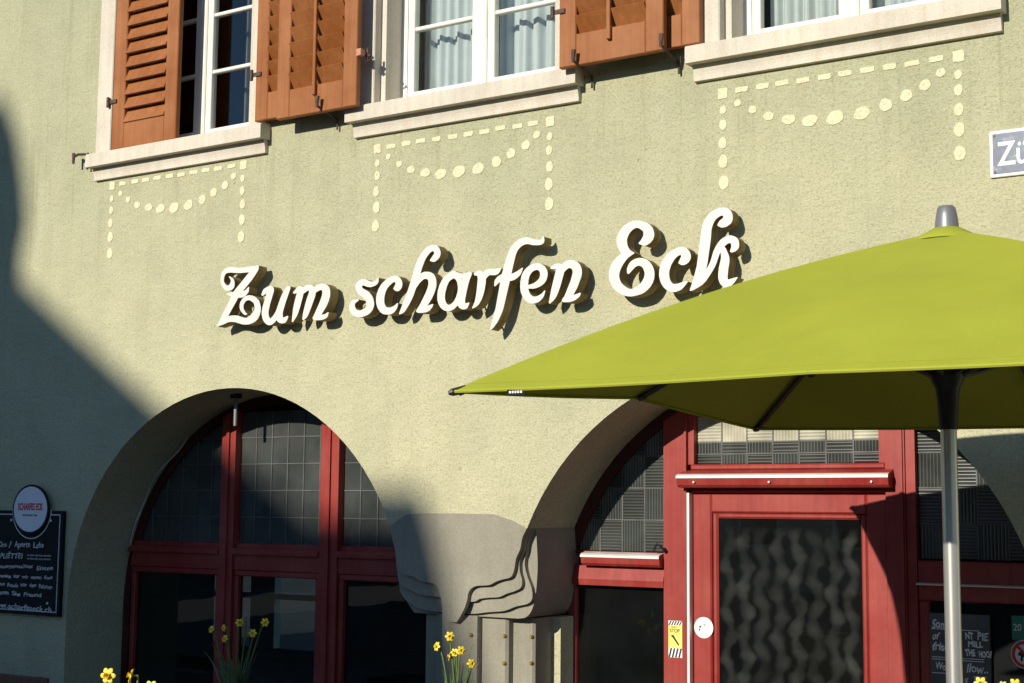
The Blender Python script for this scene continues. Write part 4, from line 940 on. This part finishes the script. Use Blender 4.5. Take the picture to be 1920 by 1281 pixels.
bg = MB().disc(cxb, czb, rb_, rb_*0.90, -0.0420, -0.0319, 48).build('badge_rim', 'black', mbd)
MB().disc(cxb, czb, rb_-0.015, (rb_-0.015)*0.90, -0.0445, -0.0421, 48).build('badge', 'board_badge', bg)
text('badge_print', 'SCHARFES ECK', 0.062, 'red_print', bg, (cxb,-0.0452,czb-0.005), sx=0.58, align='CENTER', bold=0.002)
text('badge_print', 'RESTAURANT · BAR', 0.018, 'black_print', bg, (cxb,-0.0452,czb-0.045), sx=0.9, align='CENTER')
chalk = [('\u2665 Oro / Aperte Lchs', 0.050, 1.535), ('\u2665 PU\u00cbTTEI', 0.050, 1.462), ('\u2665 hausgemachter Eistee', 0.036, 1.400), ('\u2665 Anseits zur wir essen Rost', 0.032, 1.343),
         ('- Eine Runde vor dem Rahmen', 0.036, 1.285), ('Lassen Sie Freund', 0.038, 1.230), ('www.scharfeseck.ch', 0.052, 1.149)]
def handwrite(body, sz, mat, par, x, y, z, width, bold, shear=0.1, wob=1.0):
    """chalk handwriting: every word set by itself, a little uneven"""
    words = body.split(); tot = sum(len(w)+1 for w in words)-1; cur = x
    for w in words:
        ww = width*len(w)/tot
        o = text('chalk_word', w, sz*random.uniform(0.9, 1.12), mat, par, (cur, y, z+wob*random.uniform(-0.004, 0.004)), shear=shear+random.uniform(-0.12, 0.12)*wob, bold=bold*random.uniform(0.6, 1.3))
        for v in o.data.vertices:
            v.co.y += wob*sz*0.05*math.sin(v.co.x*90/max(sz,0.01)*0.05+cur*40); v.co.x += wob*sz*0.04*math.sin(v.co.y*160+cur*30)
        m_ = max(v.co.x for v in o.data.vertices); o.scale = (ww/m_, 1, 1); o.rotation_euler = (math.pi/2, random.uniform(-0.04, 0.04)*wob, 0)
        cur += width*(len(w)+1)/tot
for body, sz, z in chalk:
    tgt = 0.60 if 'www' in body or len(body) > 20 else 0.50
    if 'PU' in body: tgt = 0.30
    handwrite(body, sz, 'chalk', mbd, -8.36, -0.0316, z, tgt, 0.0008)
for k in range(2): text('chalk_line', 'wir haben offen heute Abend ab', 0.018, 'chalk', mbd, (-8.02,-0.0316,1.485-0.022*k), sx=1.0)
for p in ((-8.19,1.715),(-7.80,1.715),(-8.24,1.155),(-7.80,1.19)):
    MB().tube([(p[0],-0.030,p[1]),(p[0],-0.036,p[1])], 0.008, 8).build('screw', 'silver', mbd)

# ------------------------------------------------------------------ street sign at the right edge
ss = thing('street_sign', 'weathered blue enamel street sign with white border and lettering', 'street sign', (0,0,0))
SX0, SX1, SZ0, SZ1 = -1.778, -1.13, 3.268, 3.474
MB().bbox(SX0, SX1, -0.014, -0.002, SZ0, SZ1, 0.003).build('plate_rim', 'white', ss)
MB().box(SX0+0.014, SX1-0.014, -0.0165, -0.0141, SZ0+0.014, SZ1-0.014).build('plate_field', 'enamel', ss)
text('lettering', 'Z\u00fcrcherstr.', 0.148, 'white', ss, (SX0+0.034,-0.0172,SZ0+0.050), sx=0.80, bold=0.002)
for x in (SX0+0.022, SX1-0.022):
    for z in (SZ0+0.022, SZ1-0.022): MB().tube([(x,-0.0165,z),(x,-0.020,z)], 0.005, 8).build('screw', 'dark_metal', ss)

# ------------------------------------------------------------------ boards and stickers behind the right side light
gb = thing('chalk_board', 'grey chalk board with white handwriting in the right side window', 'chalk board', (0,0,0))
GX0, GX1, GZ0, GZ1 = -2.245, -1.965, 0.70, 1.352
MB().bbox(GX0, GX1, 0.462, 0.478, GZ0, GZ1, 0.002).build('panel', 'board_grey', gb)
lines = [('Sonntag',0.055,1.285,0.0,0.13,0.3), ('of dem',0.045,1.235,0.0,0.12,0.3), ('frisch g',0.045,1.185,0.0,0.13,0.3), ('NT PIE',0.045,1.240,0.155,0.105,0), ('MILL',0.040,1.203,0.165,0.07,0), ('THE HOOF',0.040,1.165,0.155,0.12,0),
         ('Wochen',0.05,1.095,0.012,0.11,0.2), ('llow..',0.055,1.092,0.155,0.10,0.1), ('SP',0.05,1.035,0.07,0.05,0), ('K III',0.05,1.035,0.15,0.09,0), ('Buchung',0.05,0.955,0.012,0.20,0.2)]
for body, sz, z, dx, tw, shr in lines:
    handwrite(body, sz, 'white', gb, GX0+0.012+dx, 0.4612, z, tw, 0.0014, shr)
for z, a, b in ((1.278,0.01,0.23),(1.150,0.01,0.25),(1.140,0.01,0.25),(1.078,0.01,0.10),(1.072,0.20,0.26),(1.012,0.01,0.25),(1.004,0.01,0.25)):
    MB().box(GX0+a, GX0+b, 0.4608, 0.4619, z, z+0.003).build('chalk_rule', 'white', gb)
gs = thing('green_sticker', 'green sticker with white number 20 in the right side window', 'sticker', (0,0,0))
MB().box(-1.872, -1.775, 0.478, 0.4805, 1.248, 1.355).build('sticker_field', 'green_print', gs)
MB().box(-1.816, -1.790, 0.4765, 0.4779, 1.25, 1.353).build('sticker_band', 'white', gs)
text('number', '20', 0.045, 'white', gs, (-1.866,0.4775,1.288), sx=0.85)
ps = thing('prohibition_sticker', 'round red prohibition sticker with black figure in the right side window', 'sticker', (0,0,0))
pcx, pcz = -1.815, 1.185
ring = MB()
for k in range(36):
    t0 = 2*math.pi*k/36; t1 = 2*math.pi*(k+1)/36
    ring.prism([[(pcx+r*math.cos(t), pcz+r*math.sin(t)) for r, t in ((0.046,t0),(0.060,t0),(0.060,t1),(0.046,t1))]], 0.475, 0.4772)
ring.build('red_ring', 'red_print', ps)
MB().disc(pcx, pcz, 0.064, 0.064, 0.4774, 0.480, 32).build('sticker_disc', 'white', ps)
c_, s_ = math.cos(-0.78), math.sin(-0.78)
MB().prism([[(pcx+u*c_-v*s_, pcz+u*s_+v*c_) for u, v in ((-0.047,-0.006),(0.047,-0.006),(0.047,0.006),(-0.047,0.006))]], 0.4735, 0.4748).build('slash', 'red_print', ps)
MB().prism([[(pcx-0.034,pcz-0.006),(pcx-0.026,pcz+0.012),(pcx-0.010,pcz+0.004),(pcx+0.020,pcz+0.004),(pcx+0.028,pcz+0.016),(pcx+0.024,pcz-0.004),(pcx+0.020,pcz-0.030),(pcx+0.012,pcz-0.030),(pcx+0.010,pcz-0.012),(pcx-0.010,pcz-0.012),(pcx-0.014,pcz-0.032),(pcx-0.022,pcz-0.030),(pcx-0.020,pcz-0.008)]], 0.476, 0.4773).build('figure', 'black_print', ps)

# ------------------------------------------------------------------ rod under the first arch, cable along the soffit
rd = thing('hanging_rod', 'short grey metal rod hanging under the crown of left arch', 'rod', (-6.478,0.25,2.51))
MB().lathe([(0.013,-0.20),(0.013,-0.03)], (0,0,0), 14).build('rod', 'finial', rd, smooth=True)
MB().box(-0.03, 0.03, -0.02, 0.02, -0.03, 0.008).build('bracket', 'dark_metal', rd)
cb = MB(); pts = []
for k in range(15):
    t = k/14; a = math.radians(125+t*38); r = AR-0.018-0.012*math.sin(t*9)
    pts.append((A1+r*math.cos(a), 0.43+0.012*math.sin(t*13), AZ0+r*math.sin(a)))
tag(cb.tube(pts, 0.0045, 6).build('cable', 'silver', smooth=True), 'thin pale cable clipped along the soffit of left arch', 'cable')

# ------------------------------------------------------------------ bench under the menu board
bn = thing('bench', 'dark red wooden bench top at the lower left, below the menu board', 'bench', (-8.4,-0.30,0.12))
for k, z in enumerate((0.34,0.485,0.60)):
    MB().bbox(-0.9, 0.955, -0.012, 0.014, z-0.05, z+0.045, 0.006).build('back_slat', 'wood', bn)
for k in range(4):
    MB().bbox(-0.9, 0.95, -0.42+k*0.1, -0.335+k*0.1, 0.29, 0.318, 0.004).build('seat_slat', 'wood', bn)
for x in (-0.75, 0.80):
    MB().box(x, x+0.05, 0.015, 0.06, 0, 0.64).build('leg', 'dark_metal', bn); MB().box(x, x+0.05, -0.40, -0.36, 0, 0.289).build('leg', 'dark_metal', bn)
    MB().box(x, x+0.05, -0.36, 0.0149, 0.25, 0.289).build('seat_bearer', 'dark_metal', bn)

# ------------------------------------------------------------------ daffodils in planters
def planter(x0, x1, y0, y1, h, label):
    p = thing('planter_box', label, 'planter', ((x0+x1)/2,(y0+y1)/2,0.121))
    dx, dy = (x1-x0)/2, (y1-y0)/2; t = 0.02
    o = [(-dx,-dy),(dx,-dy),(dx,dy),(-dx,dy)]
    b = MB(); b.box(-dx,dx,-dy,-dy+t,0,h); b.box(-dx,dx,dy-t,dy,0,h); b.box(-dx,-dx+t,-dy+t,dy-t,0,h); b.box(dx-t,dx,-dy+t,dy-t,0,h)
    b.build('box_wall', 'planter', p)
    MB().box(-dx+t,dx-t,-dy+t,dy-t,0.01,h-0.03).build('soil', 'soil', p)
    return 0.121+h-0.03
def corolla():
    mb = MB()
    for k in range(6):
        a = 2*math.pi*k/6; L_ = 1.0; w_ = 0.34
        ca, sa = math.cos(a), math.sin(a); n = len(mb.v)
        prof = [(0.10,0.10,0.0),(0.40,w_*0.85,0.06),(0.70,w_,0.10),(0.90,w_*0.62,0.06),(1.0,0.02,0.0)]
        lift = 0.06 if k % 2 else 0.0
        for (r, w, z) in prof:
            for s_, zz in ((-1,0),(0,0.07),(1,0)):
                x, y = r*L_, s_*w*0.9
                mb.v.append((x*ca-y*sa, x*sa+y*ca, z+zz*(1 if w > 0.1 else 0)+lift-0.10*r))
        for i in range(len(prof)-1):
            for j in range(2):
                q = n+i*3+j; mb.f.append((q, q+1, q+4, q+3))
    return mb
def trumpet():
    mb = MB(); seg = 12; pr = [(0.16,0.0),(0.24,0.12),(0.27,0.32),(0.31,0.46),(0.40,0.54),(0.37,0.55),(0.27,0.44),(0.20,0.15)]
    for i, (r, z) in enumerate(pr):
        for k in range(seg):
            a = 2*math.pi*k/seg; rr = r*(1+(0.12*math.cos(6*a) if 3 <= i <= 5 else 0))
            mb.v.append((rr*math.cos(a), rr*math.sin(a), z))
    for i in range(len(pr)-1):
        for k in range(seg):
            a = i*seg+k; b = i*seg+(k+1) % seg; mb.f.append((a, b, b+seg, a+seg))
    return mb
cor0 = None; tru0 = None
def daffodils(base, heads, leaves, label, seed, size=0.023):
    """heads: (dx,dy,dz, face yaw, face pitch); leaves: (dx,dy,dz)"""
    global cor0, tru0
    rnd = random.Random(seed)
    t = thing('daffodil_plant', label, 'daffodil', base, 'daffodils in planters')
    for (dx, dy, dz, yaw, pit) in heads:
        p0 = Vector((dx*0.22+rnd.uniform(-0.02,0.02), dy*0.2+rnd.uniform(-0.02,0.02), 0)); p2 = Vector((dx,dy,dz))
        fd = Vector((math.sin(yaw)*math.cos(pit), -math.cos(yaw)*math.cos(pit), math.sin(pit)))
        neck = p2-fd*0.022
        pts = []
        for k in range(9):
            u = k/8; pts.append(p0.lerp(neck, u)+Vector((dx*0.25*(u*u-u), dy*0.2*(u*u-u), 0.018*math.sin(math.pi*u))))
        st_ = MB().tube(pts+[neck+Vector((0,0,0.006)), p2-fd*0.005], [0.0042]*9+[0.004,0.003], 6).build('stem', 'stem', t, smooth=True)
        q = fd.to_track_quat('Z','Y').to_euler()
        if cor0 is None:
            c0 = corolla().build('corolla', 'petal', st_, smooth=True); t0 = trumpet().build('trumpet', 'trumpet', st_, smooth=True); cor0, tru0 = c0.data, t0.data
        else:
            c0 = link_copy('corolla', cor0, st_); t0 = link_copy('trumpet', tru0, st_)
        sz = size*rnd.uniform(0.9, 1.1)
        for o, f in ((c0,1.0),(t0,0.95)):
            o.location = p2; o.rotation_euler = q; o.scale = (sz*f, sz*f, sz*f)
    for (dx, dy, dz) in leaves:
        mb = MB(); n = 10; b0 = Vector((dx*0.2+rnd.uniform(-0.03,0.03), dy*0.2+rnd.uniform(-0.03,0.03), 0)); tip = Vector((dx,dy,dz))
        side = Vector((tip.y-b0.y, b0.x-tip.x, 0)); side = side.normalized() if side.length > 1e-4 else Vector((1,0,0))
        side = (side*0.5+Vector((1,0,0))*0.6).normalized()
        for k in range(n+1):
            u = k/n; c = b0.lerp(tip, u)+Vector((dx*0.35*(u*u-u), dy*0.3*(u*u-u), 0.05*math.sin(math.pi*u)))
            w = 0.0075*(1-u**3)*(0.6+0.4*math.sin(math.pi*min(1,u*1.2)))+0.0006
            mb.v += [tuple(c-side*w), tuple(c+Vector((0,-0.002,0))), tuple(c+side*w)]
        for k in range(n):
            for j in range(2): a = k*3+j; mb.f.append((a, a+1, a+4, a+3))
        mb.build('leaf', 'leaf', t, smooth=True)
    return t
# shaded plant before the arched window
h1 = planter(-6.25, -5.10, -0.68, -0.34, 0.60, 'long grey planter box under the arched window')
bx, by, bz = -5.70, -0.51, h1
fl = [(-5.883,1.150),(-5.816,1.159),(-5.763,1.108),(-5.705,1.192),(-5.685,1.200),(-5.534,1.201),(-5.570,1.146)]
heads = [(x-bx, random.uniform(-0.05,0.05), z-bz, random.uniform(-0.9,1.2), random.uniform(-0.1,0.3)) for x, z in fl]
lv = [(-5.892-bx,0.02,1.075-bz),(-5.90-bx,-0.03,1.035-bz),(-5.526-bx,0.0,1.10-bz),(-5.59-bx,-0.05,0.985-bz),(-5.56-bx,0.04,1.06-bz),(-5.63-bx,0.03,1.06-bz)]
lv += [(random.uniform(-0.13,0.13), random.uniform(-0.06,0.06), random.uniform(0.22,0.36)) for _ in range(34)]
daffodils((bx,by,bz), heads, lv, 'shaded clump of yellow daffodils before the arched window', 3)
# sunlit plant before the pier
h2 = planter(-4.60, -3.85, -0.72, -0.38, 0.62, 'short grey planter box before the stone pier')
bx, by, bz = -4.215, -0.55, h2
fl = [(-4.336,1.149,-0.3),(-4.262,1.200,0.7),(-4.270,1.105,-1.0),(-4.235,1.125,0.2),(-4.190,1.138,0.9),(-4.146,1.076,0.1),(-4.125,1.081,1.1)]
heads = [(x-bx, random.uniform(-0.03,0.03), z-bz, yw, random.uniform(-0.15,0.25)) for x, z, yw in fl]
lv = [(-4.123-bx,0,1.175-bz),(-4.074-bx,0.02,1.122-bz),(-4.165-bx,0.02,1.02-bz)] + [(random.uniform(-0.09,0.09), random.uniform(-0.05,0.05), random.uniform(0.2,0.37)) for _ in range(30)]
daffodils((bx,by,bz), heads, lv, 'sunlit clump of yellow daffodils before the stone pier', 5)
# near planter whose flower tops just reach into the frame
h3 = planter(-4.35, -3.45, -3.16, -2.80, 0.82, 'tall grey planter box nearest the camera')
bx, by, bz = -3.93, -2.97, h3
daffodils((bx,by,bz), [(0.005,-0.01,1.242-bz,0.35,0.05),(-0.02,0.05,1.17-bz,-0.6,0.1)], [(random.uniform(-0.08,0.08), random.uniform(-0.05,0.05), random.uniform(0.12,0.26)) for _ in range(9)], 'yellow daffodil facing the camera at the lower left edge', 11, 0.026)
bx = -3.80
daffodils((bx,by,bz), [(-0.045,0.02,1.244-bz,-0.9,0.25),(0.04,0.03,1.21-bz,0.5,0.0)], [(random.uniform(-0.08,0.08), random.uniform(-0.05,0.05), random.uniform(0.12,0.26)) for _ in range(9)], 'yellow daffodil turned sideways at the lower left edge', 12, 0.026)
h4 = planter(-1.95, -1.05, -0.98, -0.64, 0.80, 'tall grey planter box right of the parasol pole')
bx, by, bz = -1.62, -0.81, h4
daffodils((bx,by,bz), [(-0.02,-0.02,1.185-bz,0.3,0.0),(0.055,0.0,1.175-bz,-0.4,0.1),(0.10,0.0,1.185-bz,0.6,0.1)], [(random.uniform(-0.10,0.14), random.uniform(-0.05,0.05), random.uniform(0.12,0.26)) for _ in range(10)], 'yellow daffodil tops at the lower right edge beside the parasol pole', 13, 0.025)

# ------------------------------------------------------------------ across the street: the house that throws the diagonal shadow
SX_, SZ_, YS = -25*math.tan(AZ), 25*math.tan(EL)/math.cos(AZ), -25.0
nh = thing('neighbour_house', 'gabled house across the street casting the slanting shadow on the tavern wall', 'house', (0,0,0))
sh = lambda pts: [(x+SX_, z+SZ_) for x, z in pts]
gb_ = sh([(-16.5,0),(-16.5,1.6),(-11.2,5.30),(-6.15,1.93)]); 
gab = [(-16.5+SX_,0.0)] + gb_[1:] + [(-6.15+SX_,0.0)]
MB().prism([gab], YS-6.0, YS).build('wall', 'house_wall', nh)
ann = [(-6.149+SX_,0.0),(-6.149+SX_,1.925+SZ_),(-4.86+SX_,1.925+SZ_),(-4.76+SX_,1.70+SZ_),(-4.72+SX_,0.0)]
MB().prism([ann], YS-4.0, YS).build('side_wing', 'house_wall', nh)
chm = sh([(-9.2,2.6),(-9.2,4.62),(-8.52,4.64),(-8.36,4.36),(-8.30,4.05),(-8.36,3.85),(-8.36,2.6)])
MB().prism([chm], YS-0.9, YS-0.05).build('chimney', 'roof', nh)
for r_ in range(4):
    for k in range(3):
        x = -17.4+k*2.4; z = 1.0+r_*2.6
        f = MB().box(x, x+1.1, YS+0.001, YS+0.05, z, z+1.5).build('window', 'sash', nh)
        MB().box(x+0.08, x+1.02, YS+0.051, YS+0.06, z+0.08, z+1.42).build('pane', 'black', f)
def row_house(x0, x1, y, h, wall, label, nw, pitch=0.0):
    t = thing('row_house', label, 'house', ((x0+x1)/2, y, 0), 'houses across the street'); w = (x1-x0)/2
    MB().box(-w, w, -7, 0, 0, h).build('wall', wall, t)
    MB().prism([[(-w-0.3,h+0.001),(w+0.3,h+0.001),(w*0.4,h+pitch),(-w*0.4,h+pitch)]], -7.3, 0.3).build('roof', 'roof', t)
    for r_ in range(2):
        for k in range(nw):
            x = -w+0.8+k*(2*w-2.6)/max(1,nw-1); z = 0.9+r_*2.5
            f = MB().box(x, x+1.0, 0.001, 0.05, z, z+1.45).build('window', 'sash', t)
            MB().box(x+0.07, x+0.93, 0.051, 0.06, z+0.07, z+1.38).build('pane', 'black', f)
    return t
row_house(-34, -24, -26, 5.6, 'house_wall_b', 'low grey house across the street, beyond the gabled one', 4, 1.6)
row_house(-46, -35, -26, 6.0, 'house_wall', 'low beige house across the street, farthest to the left', 4, 1.6)
row_house(-6.5, 6, -27, 6.2, 'house_wall_b', 'low grey house across the street behind the camera', 4, 1.2)
row_house(8, 20, -27, 6.2, 'house_wall', 'low beige house across the street to the right', 4, 1.2)
bh = thing('back_street_house', 'pale sunlit house seen through the tavern windows to the back street', 'house', (-22,34,0))
MB().box(-14, 14, 0, 6, 0, 6.0).build('wall', simple('pale_back_wall', (0.36,0.34,0.28), 0.9, var=0.1, scale=2), bh)
for k in range(8):
    f = MB().box(-11.5+k*3.1, -10.3+k*3.1, -0.05, -0.001, 0.2, 2.5).build('door', 'sash', bh)
    MB().box(-11.3+k*3.1, -10.5+k*3.1, -0.06, -0.051, 0.3, 2.4).build('pane', 'black', f)
